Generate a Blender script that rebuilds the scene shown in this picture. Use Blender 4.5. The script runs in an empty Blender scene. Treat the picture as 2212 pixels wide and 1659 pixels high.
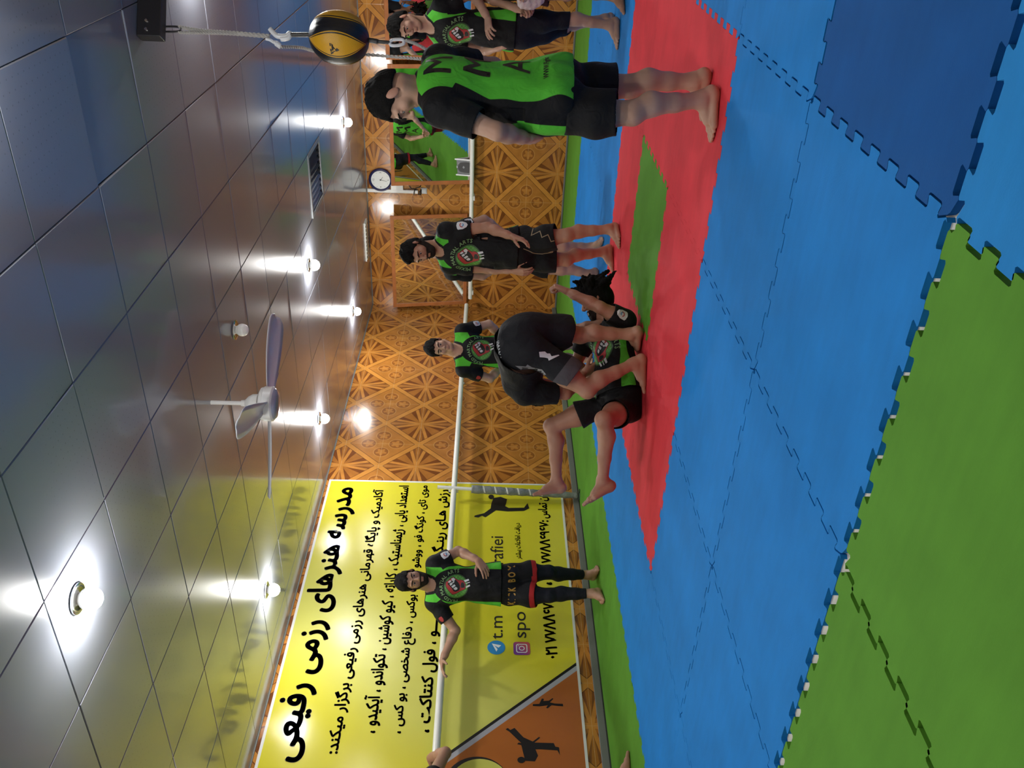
import bpy, bmesh, math, random
import numpy as np
from mathutils import Vector, Matrix
from mathutils.bvhtree import BVHTree
from mathutils.geometry import delaunay_2d_cdt

SC = bpy.context.scene
COL = SC.collection
random.seed(7)
rng = np.random.default_rng(7)

# ------------------------------------------------------------------ camera
# room axes: X to the right along the back wall, Y towards the back wall, Z up, one mat = 1 m
CAM = np.array([0.68376, -1.82143, 1.00836])
FOCAL = 1907.31                      # pixels of the 2212 px wide frame
V_FW = np.array([-0.53078819, 0.84695323, -0.03056349])
V_RT = np.array([0.8466764, 0.53151845, 0.02504419])
V_DN = np.array([0.03745632, -0.01258422, -0.99921903])
cam_d = bpy.data.cameras.new('camera')
cam_d.sensor_fit = 'HORIZONTAL'
cam_d.sensor_width = 36.0
cam_d.lens = FOCAL * 36.0 / 2212.0
cam_d.clip_start = 0.05
cam = bpy.data.objects.new('camera', cam_d)
COL.objects.link(cam)
# the phone was held on its side: the frame's right edge points down
M = Matrix(((V_DN[0], V_RT[0], -V_FW[0], CAM[0]),
            (V_DN[1], V_RT[1], -V_FW[1], CAM[1]),
            (V_DN[2], V_RT[2], -V_FW[2], CAM[2]),
            (0, 0, 0, 1)))
cam.matrix_world = M
SC.camera = cam

# ------------------------------------------------------------------ world, exposure
wd = bpy.data.worlds.new('world')
SC.world = wd
wd.use_nodes = True
wd.node_tree.nodes['Background'].inputs[0].default_value = (0.5, 0.55, 0.65, 1)
wd.node_tree.nodes['Background'].inputs[1].default_value = 0.05
SC.view_settings.view_transform = 'Standard'
SC.view_settings.look = 'None'
SC.view_settings.exposure = 1.7
SC.view_settings.gamma = 1.0
SC.view_settings.use_curve_mapping = False
try:
    SC.cycles.use_denoising = True
    SC.cycles.max_bounces = 8
    SC.cycles.sample_clamp_indirect = 6.0
except Exception:
    pass
BULB_POWER = 150.0

ROOM_L, ROOM_R, ROOM_B, ROOM_F, ROOM_H = -5.2, 2.6, 9.65, -3.2, 2.66


# ------------------------------------------------------------------ measuring helpers
def ray(x, y):
    d = FOCAL * V_FW + (829.5 - y) * V_RT + (x - 1106.0) * V_DN
    return d / FOCAL


def W(x, y, D):
    """point seen at (x, y), D metres ahead of the camera (measured level)"""
    d = ray(x, y)
    lev = np.array([-0.53102, 0.84736, 0.0])
    return CAM + d * (D / (d @ lev))


def on_z(x, y, z=0.0):
    d = ray(x, y)
    return CAM + d * ((z - CAM[2]) / d[2])


def on_x(x, y, X):
    d = ray(x, y)
    return CAM + d * ((X - CAM[0]) / d[0])


def on_y(x, y, Y):
    d = ray(x, y)
    return CAM + d * ((Y - CAM[1]) / d[1])


def unit(v):
    v = np.asarray(v, float)
    return v / max(np.linalg.norm(v), 1e-9)


# ------------------------------------------------------------------ materials
def mat(name, col, rough=0.5, metal=0.0, spec=0.5, bump=0.0, bscale=200.0, vary=0.0, vscale=6.0, emit=None, sheen=0.0):
    m = bpy.data.materials.new(name)
    m.use_nodes = True
    nt = m.node_tree
    b = nt.nodes['Principled BSDF']
    b.inputs['Base Color'].default_value = (*col, 1)
    b.inputs['Roughness'].default_value = rough
    b.inputs['Metallic'].default_value = metal
    b.inputs['Specular IOR Level'].default_value = spec
    if sheen:
        b.inputs['Sheen Weight'].default_value = sheen
    if emit:
        b.inputs['Emission Color'].default_value = (*emit[0], 1)
        b.inputs['Emission Strength'].default_value = emit[1]
    if vary or bump:
        tc = nt.nodes.new('ShaderNodeTexCoord')
    if vary:
        n = nt.nodes.new('ShaderNodeTexNoise')
        n.inputs['Scale'].default_value = vscale
        n.inputs['Detail'].default_value = 5
        nt.links.new(tc.outputs['Object'], n.inputs['Vector'])
        r = nt.nodes.new('ShaderNodeMapRange')
        r.inputs[1].default_value = 0.3
        r.inputs[2].default_value = 0.7
        r.inputs[3].default_value = 1 - vary
        r.inputs[4].default_value = 1 + vary
        nt.links.new(n.outputs['Fac'], r.inputs[0])
        mx = nt.nodes.new('ShaderNodeVectorMath')
        mx.operation = 'SCALE'
        mx.inputs[0].default_value = col
        nt.links.new(r.outputs[0], mx.inputs['Scale'])
        nt.links.new(mx.outputs[0], b.inputs['Base Color'])
    if bump:
        n = nt.nodes.new('ShaderNodeTexNoise')
        n.inputs['Scale'].default_value = bscale
        n.inputs['Detail'].default_value = 3
        nt.links.new(tc.outputs['Object'], n.inputs['Vector'])
        bp = nt.nodes.new('ShaderNodeBump')
        bp.inputs['Strength'].default_value = bump
        bp.inputs['Distance'].default_value = 0.01
        nt.links.new(n.outputs['Fac'], bp.inputs['Height'])
        nt.links.new(bp.outputs[0], b.inputs['Normal'])
    return m


class NB:
    """tiny node maths helper"""
    def __init__(s, nt):
        s.nt = nt

    def m(s, op, a, b=None, c=None):
        n = s.nt.nodes.new('ShaderNodeMath')
        n.operation = op
        for i, v in enumerate((a, b, c)):
            if v is None:
                continue
            if isinstance(v, (int, float)):
                n.inputs[i].default_value = v
            else:
                s.nt.links.new(v, n.inputs[i])
        return n.outputs[0]

    def step(s, x, lo, hi):
        n = s.nt.nodes.new('ShaderNodeMapRange')
        n.interpolation_type = 'SMOOTHSTEP'
        n.inputs[1].default_value = lo
        n.inputs[2].default_value = hi
        s.nt.links.new(x, n.inputs[0])
        return n.outputs[0]

    def mix(s, f, a, b):
        n = s.nt.nodes.new('ShaderNodeMix')
        n.data_type = 'RGBA'
        for i, v in ((0, f), (6, a), (7, b)):
            if isinstance(v, tuple):
                n.inputs[i].default_value = (*v, 1)
            elif isinstance(v, float):
                n.inputs[i].default_value = v
            else:
                s.nt.links.new(v, n.inputs[i])
        return n.outputs[2]


def parquet_material(name, axis, u0):
    """glossy wall tiles printed with a parquet star pattern; axis = world axis running along the wall"""
    m = bpy.data.materials.new(name)
    m.use_nodes = True
    nt = m.node_tree
    B = NB(nt)
    bs = nt.nodes['Principled BSDF']
    g = nt.nodes.new('ShaderNodeNewGeometry')
    sp = nt.nodes.new('ShaderNodeSeparateXYZ')
    nt.links.new(g.outputs['Position'], sp.inputs[0])
    u, v = sp.outputs[axis], sp.outputs[2]
    P = 0.812
    H = P / 2

    def fold(x, o):
        t = B.m('DIVIDE', B.m('SUBTRACT', x, o), P)
        t = B.m('SUBTRACT', B.m('FRACT', B.m('ADD', t, 100.5)), 0.5)
        return B.m('MULTIPLY', B.m('ABSOLUTE', t), P)
    a, b = fold(u, u0), fold(v, 0.11)
    s = B.m('SUBTRACT', B.m('ADD', a, b), H)            # >0 outside the diamond
    band = B.m('ABSOLUTE', s)
    # star rays
    ang = B.m('ARCTAN2', B.m('MINIMUM', a, b), B.m('ADD', B.m('MAXIMUM', a, b), 1e-4))
    rad = B.m('SQRT', B.m('ADD', B.m('MULTIPLY', a, a), B.m('MULTIPLY', b, b)))
    perp = B.m('ABSOLUTE', B.m('MULTIPLY', rad, B.m('SINE', B.m('SUBTRACT', ang, 0.25))))
    ray_l = B.m('SUBTRACT', 1.0, B.step(perp, 0.017, 0.019))
    ray_e = B.m('MULTIPLY', B.m('SUBTRACT', 1.0, B.step(perp, 0.0195, 0.0215)), B.m('SUBTRACT', 1.0, ray_l))
    tri_d = B.m('MULTIPLY', B.step(ang, 0.24, 0.26), B.m('SUBTRACT', 1.0, B.step(ang, 0.545, 0.56)))
    tri_c = B.m('SUBTRACT', 1.0, B.step(ang, 0.24, 0.26))
    LIGHT, MID, DARK = (0.50, 0.205, 0.038), (0.36, 0.135, 0.024), (0.17, 0.052, 0.012)
    c = B.mix(tri_d, MID, DARK)
    # each axis wedge is split light / dark
    c = B.mix(B.m('MULTIPLY', tri_c, B.step(ang, 0.085, 0.095)), c, (0.20, 0.07, 0.019))
    c = B.mix(B.m('MULTIPLY', ray_e, 0.6), c, (0.12, 0.042, 0.013))
    c = B.mix(ray_l, c, LIGHT)
    # rosettes round the corners of the star squares
    ca, cb = B.m('SUBTRACT', H, a), B.m('SUBTRACT', H, b)
    mn, mxx = B.m('MINIMUM', ca, cb), B.m('MAXIMUM', ca, cb)
    dx = B.m('SUBTRACT', mxx, 0.155)
    rr = B.m('SQRT', B.m('ADD', B.m('MULTIPLY', dx, dx), B.m('MULTIPLY', mn, mn)))
    ph = B.m('ARCTAN2', mn, dx)
    pet = B.m('ADD', 0.050, B.m('MULTIPLY', 0.014, B.m('COSINE', B.m('MULTIPLY', ph, 5.0))))
    bloom = B.m('SUBTRACT', 1.0, B.step(B.m('SUBTRACT', rr, pet), -0.004, 0.004))
    ring = B.m('SUBTRACT', 1.0, B.step(B.m('ABSOLUTE', B.m('SUBTRACT', rr, 0.084)), 0.003, 0.006))
    inner = B.m('SUBTRACT', 1.0, B.step(rr, 0.078, 0.084))
    fl = B.mix(inner, (0.40, 0.158, 0.030), (0.27, 0.096, 0.020))
    fl = B.mix(bloom, fl, (0.45, 0.18, 0.035))
    fl = B.mix(B.m('MULTIPLY', ring, 0.7), fl, (0.55, 0.27, 0.075))
    rc = B.m('SQRT', B.m('ADD', B.m('MULTIPLY', ca, ca), B.m('MULTIPLY', cb, cb)))
    pc = B.m('ARCTAN2', mn, B.m('ADD', mxx, 1e-4))
    b2 = B.m('SUBTRACT', 1.0, B.step(B.m('SUBTRACT', rc, B.m('ADD', 0.05, B.m('MULTIPLY', 0.014, B.m('COSINE', B.m('MULTIPLY', pc, 8.0))))), -0.004, 0.004))
    fl = B.mix(B.m('MULTIPLY', b2, 0.8), fl, (0.46, 0.19, 0.037))
    c = B.mix(B.step(s, -0.001, 0.001), c, fl)
    # the diagonal lattice
    c = B.mix(B.m('SUBTRACT', 1.0, B.step(band, 0.0425, 0.0445)), c, (0.53, 0.225, 0.042))
    edge = B.m('SUBTRACT', 1.0, B.step(B.m('ABSOLUTE', B.m('SUBTRACT', band, 0.0455)), 0.0035, 0.0060))
    c = B.mix(B.m('MULTIPLY', edge, 0.9), c, (0.10, 0.035, 0.012))
    # joints every half period
    def joint(x):
        return B.m('MINIMUM', x, B.m('SUBTRACT', H, x))
    jd = B.m('MINIMUM', joint(a), joint(b))
    jn = B.m('SUBTRACT', 1.0, B.step(jd, 0.0012, 0.0028))
    c = B.mix(B.m('MULTIPLY', jn, 0.65), c, (0.60, 0.36, 0.15))
    # wood figure
    no = nt.nodes.new('ShaderNodeTexNoise')
    no.inputs['Scale'].default_value = 9.0
    no.inputs['Detail'].default_value = 8
    nt.links.new(g.outputs['Position'], no.inputs['Vector'])
    k = B.m('ADD', 0.68, B.m('MULTIPLY', no.outputs['Fac'], 0.62))
    sc = nt.nodes.new('ShaderNodeVectorMath')
    sc.operation = 'SCALE'
    nt.links.new(c, sc.inputs[0])
    nt.links.new(k, sc.inputs['Scale'])
    nt.links.new(sc.outputs[0], bs.inputs['Base Color'])
    bs.inputs['Roughness'].default_value = 0.16
    bs.inputs['Specular IOR Level'].default_value = 0.45
    bp = nt.nodes.new('ShaderNodeBump')
    bp.inputs['Strength'].default_value = 0.35
    bp.inputs['Distance'].default_value = 0.003
    nt.links.new(B.m('SUBTRACT', 1.0, jn), bp.inputs['Height'])
    nt.links.new(bp.outputs[0], bs.inputs['Normal'])
    return m


# ------------------------------------------------------------------ mesh helpers
def new_obj(name, verts, faces, mats=None, parent=None, smooth=False, fmat=None, loc=None, edges=()):
    me = bpy.data.meshes.new(name)
    v = np.asarray(verts, float)
    if loc is not None:
        v = v - np.asarray(loc)
    me.from_pydata([tuple(p) for p in v], list(edges), [tuple(f) for f in faces])
    if mats is not None:
        for mm in (mats if isinstance(mats, (list, tuple)) else [mats]):
            me.materials.append(mm)
    if fmat is not None:
        me.polygons.foreach_set('material_index', np.asarray(fmat, dtype=np.int32))
    if smooth:
        me.polygons.foreach_set('use_smooth', np.ones(len(me.polygons), dtype=bool))
    me.update()
    o = bpy.data.objects.new(name, me)
    COL.objects.link(o)
    if loc is not None:
        o.location = loc
    if parent is not None:
        o.parent = parent
    return o


def tri2(pts):
    """fill a simple outline with triangles, all facing up"""
    n = len(pts)
    v, _e, f, _a, _b, _c = delaunay_2d_cdt([Vector((float(p[0]), float(p[1]))) for p in pts], [(i, (i + 1) % n) for i in range(n)], [], 1, 1e-7)
    v = np.array([tuple(q) for q in v])
    out = []
    for t in f:
        a, b, c = v[t[0]], v[t[1]], v[t[2]]
        s = (b[0] - a[0]) * (c[1] - a[1]) - (b[1] - a[1]) * (c[0] - a[0])
        out.append(tuple(t) if s > 0 else tuple(t)[::-1])
    return v, out


def tag(o, label=None, cat=None, group=None, kind=None):
    if label:
        o['label'] = label
    if cat:
        o['category'] = cat
    if group:
        o['group'] = group
    if kind:
        o['kind'] = kind
    return o


def empty(name, loc):
    o = bpy.data.objects.new(name, None)
    o.empty_display_size = 0.05
    COL.objects.link(o)
    o.location = loc
    return o


class MB:
    """collects shapes into one mesh"""
    def __init__(s):
        s.v, s.f, s.m = [], [], []

    def add(s, verts, faces, mi=0):
        o = len(s.v)
        s.v += [tuple(map(float, p)) for p in verts]
        s.f += [tuple(i + o for i in f) for f in faces]
        s.m += [mi] * len(faces)

    def box(s, c, sx, sy, sz, bev=0.0, R=None, mi=0):
        bm = bmesh.new()
        bmesh.ops.create_cube(bm, size=1)
        for v in bm.verts:
            v.co = Vector((v.co.x * sx, v.co.y * sy, v.co.z * sz))
        if bev:
            bmesh.ops.bevel(bm, geom=bm.edges[:], offset=bev, segments=2, affect='EDGES', profile=0.6)
        R = np.eye(3) if R is None else np.asarray(R)
        vs = [np.asarray(c) + R @ np.array(v.co) for v in bm.verts]
        fs = [[v.index for v in f.verts] for f in bm.faces]
        bm.free()
        s.add(vs, fs, mi)

    def tube(s, pts, r, n=12, mi=0, cap=True):
        pts = [np.asarray(p, float) for p in pts]
        rs = r if isinstance(r, (list, tuple, np.ndarray)) else [r] * len(pts)
        t0 = unit(pts[1] - pts[0])
        up = np.array([0, 0, 1.0]) if abs(t0[2]) < 0.9 else np.array([1.0, 0, 0])
        nx = unit(np.cross(t0, up))
        vs, fs = [], []
        for i, p in enumerate(pts):
            t = unit(pts[min(i + 1, len(pts) - 1)] - pts[max(i - 1, 0)])
            nx = unit(nx - t * (nx @ t))
            ny = np.cross(t, nx)
            for k in range(n):
                a = 2 * math.pi * k / n
                vs.append(p + rs[i] * (math.cos(a) * nx + math.sin(a) * ny))
        for i in range(len(pts) - 1):
            for k in range(n):
                fs.append((i * n + k, i * n + (k + 1) % n, (i + 1) * n + (k + 1) % n, (i + 1) * n + k))
        if cap:
            fs.append(tuple(range(n))[::-1])
            fs.append(tuple(range((len(pts) - 1) * n, len(pts) * n)))
        s.add(vs, fs, mi)

    def lathe(s, c, prof, axis=(0, 0, 1), n=24, mi=0):
        ax = unit(axis)
        up = np.array([0, 0, 1.0]) if abs(ax[2]) < 0.9 else np.array([1.0, 0, 0])
        nx = unit(np.cross(ax, up))
        ny = np.cross(ax, nx)
        vs, fs = [], []
        for r, h in prof:
            for k in range(n):
                a = 2 * math.pi * k / n
                vs.append(np.asarray(c) + ax * h + r * (math.cos(a) * nx + math.sin(a) * ny))
        for i in range(len(prof) - 1):
            for k in range(n):
                fs.append((i * n + k, i * n + (k + 1) % n, (i + 1) * n + (k + 1) % n, (i + 1) * n + k))
        s.add(vs, fs, mi)

    def prism(s, poly, d, mi=0):
        """poly: 3-D outline, d: thickness vector"""
        n = len(poly)
        p = [np.asarray(q, float) for q in poly]
        s.add(p + [q + np.asarray(d) for q in p],
              [tuple(range(n)), tuple(range(2 * n - 1, n - 1, -1))] + [((i + 1) % n, i, n + i, n + (i + 1) % n) for i in range(n)], mi)

    def build(s, name, mats, parent=None, smooth=False, loc=None):
        if parent is not None:
            return new_obj(name, np.asarray(s.v) - origin_of(parent), s.f, mats, parent, smooth, s.m)
        return new_obj(name, s.v, s.f, mats, None, smooth, s.m, loc=loc)


def origin_of(o):
    p = np.zeros(3)
    while o is not None:
        p = p + np.array(o.location)
        o = o.parent
    return p


def smooth_by_angle(o, deg=35):
    me = o.data
    me.polygons.foreach_set('use_smooth', np.ones(len(me.polygons), dtype=bool))
    bm = bmesh.new()
    bm.from_mesh(me)
    lim = math.radians(deg)
    for e in bm.edges:
        if len(e.link_faces) == 2 and e.calc_face_angle(0) > lim:
            e.smooth = False
    bm.to_mesh(me)
    bm.free()
    return o


# ------------------------------------------------------------------ lettering
AR = {}
for ch, code, n in (('ا', 0xFE8D, 2), ('آ', 0xFE81, 2), ('ب', 0xFE8F, 4), ('پ', 0xFB56, 4), ('ت', 0xFE95, 4), ('ج', 0xFE9D, 4),
                    ('خ', 0xFEA5, 4), ('د', 0xFEA9, 2), ('ر', 0xFEAD, 2), ('ز', 0xFEAF, 2), ('ژ', 0xFB8A, 2), ('س', 0xFEB1, 4),
                    ('ش', 0xFEB5, 4), ('ص', 0xFEB9, 4), ('ط', 0xFEC1, 4), ('ع', 0xFEC9, 4), ('ف', 0xFED1, 4), ('ق', 0xFED5, 4),
                    ('ک', 0xFB8E, 4), ('گ', 0xFB92, 4), ('ل', 0xFEDD, 4), ('م', 0xFEE1, 4), ('ن', 0xFEE5, 4), ('ه', 0xFEE9, 4),
                    ('و', 0xFEED, 2), ('ی', 0xFBFC, 4)):
    AR[ch] = (code, n)


def shape_ar(t):
    """join the letters and put them in left-to-right drawing order"""
    out = []
    t = t.replace('لا', '\ue000')
    for i, ch in enumerate(t):
        p = t[i - 1] if i else ' '
        q = t[i + 1] if i + 1 < len(t) else ' '
        jp = (p in AR and AR[p][1] == 4) or p == 'ـ'
        jn = q in AR or q in 'ـ\ue000'
        if ch == '\ue000':
            out.append(chr(0xFEFC if jp else 0xFEFB))
        elif ch in AR:
            c, n = AR[ch]
            if n == 2:
                out.append(chr(c + (1 if jp else 0)))
            else:
                out.append(chr(c + (3 if jp and jn else 1 if jp else 2 if jn else 0)))
        else:
            out.append(ch)
    return ''.join(reversed(out))


def text_mesh(s, bold=0.0, res=3):
    """flat lettering as (verts Nx2, faces); bold strokes are the same outline laid down several times"""
    c = bpy.data.curves.new('lettering', 'FONT')
    c.body = s
    c.resolution_u = res
    o = bpy.data.objects.new('lettering', c)
    COL.objects.link(o)
    dg = bpy.context.evaluated_depsgraph_get()
    dg.update()
    me = o.evaluated_get(dg).to_mesh()
    v = np.array([(q.co.x, q.co.y) for q in me.vertices])
    f = [tuple(p.vertices) if p.normal.z > 0 else tuple(p.vertices)[::-1] for p in me.polygons]
    o.evaluated_get(dg).to_mesh_clear()
    bpy.data.objects.remove(o)
    bpy.data.curves.remove(c)
    if bold > 0:
        n = len(v)
        offs = [(math.cos(a) * bold, math.sin(a) * bold) for a in np.linspace(0, 2 * math.pi, 9)[:-1]]
        f = [tuple(i + k * n for i in q) for k in range(len(offs)) for q in f]
        v = np.concatenate([v + np.array(q) for q in offs])
    return v, f


def fit_text(s, x0, x1, y0, y1, bold=0.0):
    """lettering stretched into a box"""
    v, f = text_mesh(s, bold)
    lo, hi = v.min(0), v.max(0)
    w = (v - lo) / (hi - lo)
    return np.c_[x0 + w[:, 0] * (x1 - x0), y0 + w[:, 1] * (y1 - y0)], f


# ================================================================== ROOM SHELL
m_floor = mat('pale_floor', (0.72, 0.68, 0.58), 0.7, vary=0.1, vscale=3)
m_wall_l = parquet_material('parquet_tiles_left', 1, 5.83)
m_wall_b = parquet_material('parquet_tiles_back', 0, -3.18)
m_plain = mat('painted_wall', (0.42, 0.30, 0.17), 0.5)
m_void = mat('ceiling_void', (0.16, 0.16, 0.17), 0.9)
m_white = mat('white_paint', (0.78, 0.78, 0.74), 0.35)
m_black = mat('black_plastic', (0.012, 0.012, 0.014), 0.4)
m_chrome = mat('chrome', (0.7, 0.7, 0.7), 0.15, metal=1.0)


def slab(name, lo, hi, m):
    b = MB()
    lo, hi = np.array(lo), np.array(hi)
    b.box((lo + hi) / 2, *(hi - lo))
    return tag(b.build(name, m), kind='structure')


slab('floor', (ROOM_L - .1, ROOM_F - .1, -.14), (ROOM_R + .1, ROOM_B + .1, -.02), m_floor)
slab('wall_left', (ROOM_L - .12, ROOM_F, -.02), (ROOM_L, ROOM_B, ROOM_H + .12), m_wall_l)
slab('wall_back', (ROOM_L - .12, ROOM_B, -.02), (ROOM_R, ROOM_B + .12, ROOM_H + .12), m_wall_b)
slab('wall_right', (ROOM_R, ROOM_F, -.02), (ROOM_R + .12, ROOM_B + .12, ROOM_H + .12), m_plain)
slab('wall_front', (ROOM_L - .12, ROOM_F - .12, -.02), (ROOM_R + .12, ROOM_F, ROOM_H + .12), m_plain)

# ceiling: glossy pvc tiles
m_ceil = bpy.data.materials.new('glossy_ceiling_tile')
m_ceil.use_nodes = True
_nt = m_ceil.node_tree
_B = NB(_nt)
_b = _nt.nodes['Principled BSDF']
_g = _nt.nodes.new('ShaderNodeNewGeometry')
_s = _nt.nodes.new('ShaderNodeSeparateXYZ')
_nt.links.new(_g.outputs['Position'], _s.inputs[0])
TS, TX, TY = 0.6027, -0.055, 1.807


def _cell(x, o):
    t = _B.m('FRACT', _B.m('ADD', _B.m('DIVIDE', _B.m('SUBTRACT', x, o), TS / 14), 200.5))
    return _B.m('ABSOLUTE', _B.m('SUBTRACT', t, 0.5))


_d = _B.m('MAXIMUM', _cell(_s.outputs[0], TX), _cell(_s.outputs[1], TY))
_dot = _B.m('SUBTRACT', 1.0, _B.step(_d, 0.05, 0.085))
_n = _nt.nodes.new('ShaderNodeTexNoise')
_n.inputs['Scale'].default_value = 1.1
_nt.links.new(_g.outputs['Position'], _n.inputs['Vector'])
_dot = _B.m('MULTIPLY', _dot, _B.step(_n.outputs['Fac'], 0.5, 0.62))
_nt.links.new(_B.mix(_B.m('MULTIPLY', _dot, 0.55), (0.235, 0.25, 0.295), (0.09, 0.09, 0.10)), _b.inputs['Base Color'])
_b.inputs['Roughness'].default_value = 0.28
_b.inputs['Specular IOR Level'].default_value = 0.4
_b.inputs['Coat Weight'].default_value = 0.75
_b.inputs['Coat Roughness'].default_value = 0.12
_b.inputs['Coat IOR'].default_value = 1.5

VENT = [(5, 6)]          # filled in below by the louvre vent
cv, cf = [], []
i0, i1 = math.floor((ROOM_L - TX) / TS), math.ceil((ROOM_R - TX) / TS)
j0, j1 = math.floor((ROOM_F - TY) / TS), math.ceil((ROOM_B - TY) / TS)
VI, VJ = -4, 7           # the tile left out for the vent
for i in range(i0, i1):
    for j in range(j0, j1):
        if (i, j) == (VI, VJ):
            continue
        xa, xb = max(TX + i * TS, ROOM_L), min(TX + (i + 1) * TS, ROOM_R)
        ya, yb = max(TY + j * TS, ROOM_F), min(TY + (j + 1) * TS, ROOM_B)
        if xb - xa < .02 or yb - ya < .02:
            continue
        tx, ty = rng.normal(0, .0022, 2)
        dz = 0.0
        if (i, j) == (-1, 0):
            dz, tx, ty = 0.008, 0.012, -0.012       # the loose tile that has slipped out of its rail
        def Z(x, y):
            return ROOM_H + dz + (x - (xa + xb) / 2) * tx + (y - (ya + yb) / 2) * ty
        o = len(cv)
        for e, up in ((0.0015, 0.012), (0.0015, 0.004), (0.0055, 0.0)):
            for x, y in ((xa + e, ya + e), (xb - e, ya + e), (xb - e, yb - e), (xa + e, yb - e)):
                cv.append((x, y, Z(x, y) + up))
        for r in range(2):
            for k in range(4):
                cf.append((o + r * 4 + k, o + (r + 1) * 4 + k, o + (r + 1) * 4 + (k + 1) % 4, o + r * 4 + (k + 1) % 4))
        cf.append((o + 11, o + 10, o + 9, o + 8))
nf = len(cf)
o = len(cv)
zt = ROOM_H + .12
cv += [(ROOM_L, ROOM_F, zt), (ROOM_R, ROOM_F, zt), (ROOM_R, ROOM_B, zt), (ROOM_L, ROOM_B, zt)]
cf.append((o + 3, o + 2, o + 1, o))
ceil = tag(new_obj('ceiling', cv, cf, [m_ceil, m_void], fmat=[0] * nf + [1]), kind='structure')

# skirting
m_skirt = mat('grey_trim', (0.16, 0.17, 0.16), 0.5)
m_skirt_d = mat('dark_trim', (0.03, 0.035, 0.03), 0.5)
b = MB()
b.box((ROOM_L + .012, (ROOM_F + ROOM_B) / 2, .032), .024, ROOM_B - ROOM_F, .064, .004)
b.box((ROOM_L + .018, (ROOM_F + ROOM_B) / 2, .004), .036, ROOM_B - ROOM_F, .012, 0, mi=1)
tag(b.build('baseboard_left', [m_skirt, m_skirt_d]), kind='structure')
b = MB()
b.box(((ROOM_L + ROOM_R) / 2, ROOM_B - .006, .012), ROOM_R - ROOM_L, .012, .024, .002)
b.box(((ROOM_L + ROOM_R) / 2, ROOM_B - .010, .002), ROOM_R - ROOM_L, .02, .008, 0, mi=1)
tag(b.build('baseboard_back', [m_skirt, m_skirt_d]), kind='structure')
b = MB()
b.box((ROOM_L + .006, (ROOM_F + ROOM_B) / 2, ROOM_H - .004), .012, ROOM_B - ROOM_F, .008, 0)
tag(b.build('trim_1', m_skirt), kind='structure')
b = MB()
b.box(((ROOM_L + ROOM_R) / 2, ROOM_B - .006, ROOM_H - .004), ROOM_R - ROOM_L, .012, .008, 0)
tag(b.build('trim_2', m_skirt), kind='structure')

# ================================================================== PUZZLE MATS
def foam(name, col):
    m = bpy.data.materials.new(name)
    m.use_nodes = True
    nt = m.node_tree
    B = NB(nt)
    bs = nt.nodes['Principled BSDF']
    tc = nt.nodes.new('ShaderNodeTexCoord')
    oi = nt.nodes.new('ShaderNodeObjectInfo')
    ad = nt.nodes.new('ShaderNodeVectorMath')
    ad.operation = 'ADD'
    nt.links.new(tc.outputs['Object'], ad.inputs[0])
    nt.links.new(oi.outputs['Location'], ad.inputs[1])
    n1 = nt.nodes.new('ShaderNodeTexNoise')
    n1.inputs['Scale'].default_value = 3.5
    n1.inputs['Detail'].default_value = 6
    nt.links.new(ad.outputs[0], n1.inputs['Vector'])
    mp = nt.nodes.new('ShaderNodeMapping')
    mp.inputs['Scale'].default_value = (5, 24, 1)
    mp.inputs['Rotation'].default_value = (0, 0, 0.5)
    nt.links.new(ad.outputs[0], mp.inputs[0])
    n2 = nt.nodes.new('ShaderNodeTexNoise')
    n2.inputs['Scale'].default_value = 1.0
    n2.inputs['Detail'].default_value = 4
    nt.links.new(mp.outputs[0], n2.inputs['Vector'])
    k = B.m('ADD', 0.70, B.m('ADD', B.m('MULTIPLY', n1.outputs['Fac'], 0.42), B.m('MULTIPLY', n2.outputs['Fac'], 0.18)))
    k = B.m('ADD', k, B.m('MULTIPLY', B.m('SUBTRACT', oi.outputs['Random'], 0.5), 0.07))
    sc = nt.nodes.new('ShaderNodeVectorMath')
    sc.operation = 'SCALE'
    sc.inputs[0].default_value = col
    nt.links.new(k, sc.inputs['Scale'])
    nt.links.new(sc.outputs[0], bs.inputs['Base Color'])
    bs.inputs['Roughness'].default_value = 0.75
    bs.inputs['Specular IOR Level'].default_value = 0.15
    n3 = nt.nodes.new('ShaderNodeTexNoise')
    n3.inputs['Scale'].default_value = 160
    nt.links.new(ad.outputs[0], n3.inputs['Vector'])
    bp = nt.nodes.new('ShaderNodeBump')
    bp.inputs['Strength'].default_value = 0.12
    bp.inputs['Distance'].default_value = 0.004
    nt.links.new(n3.outputs['Fac'], bp.inputs['Height'])
    nt.links.new(bp.outputs[0], bs.inputs['Normal'])
    return m


FOAM = {'blue': foam('blue_foam', (0.010, 0.205, 0.60)), 'dark blue': foam('dark_blue_foam', (0.003, 0.090, 0.33)),
        'bright blue': foam('bright_blue_foam', (0.016, 0.235, 0.62)),
        'red': foam('red_foam', (0.66, 0.042, 0.058)), 'green': foam('green_foam', (0.092, 0.27, 0.026))}
NT, AMP = 8, 0.016


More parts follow.
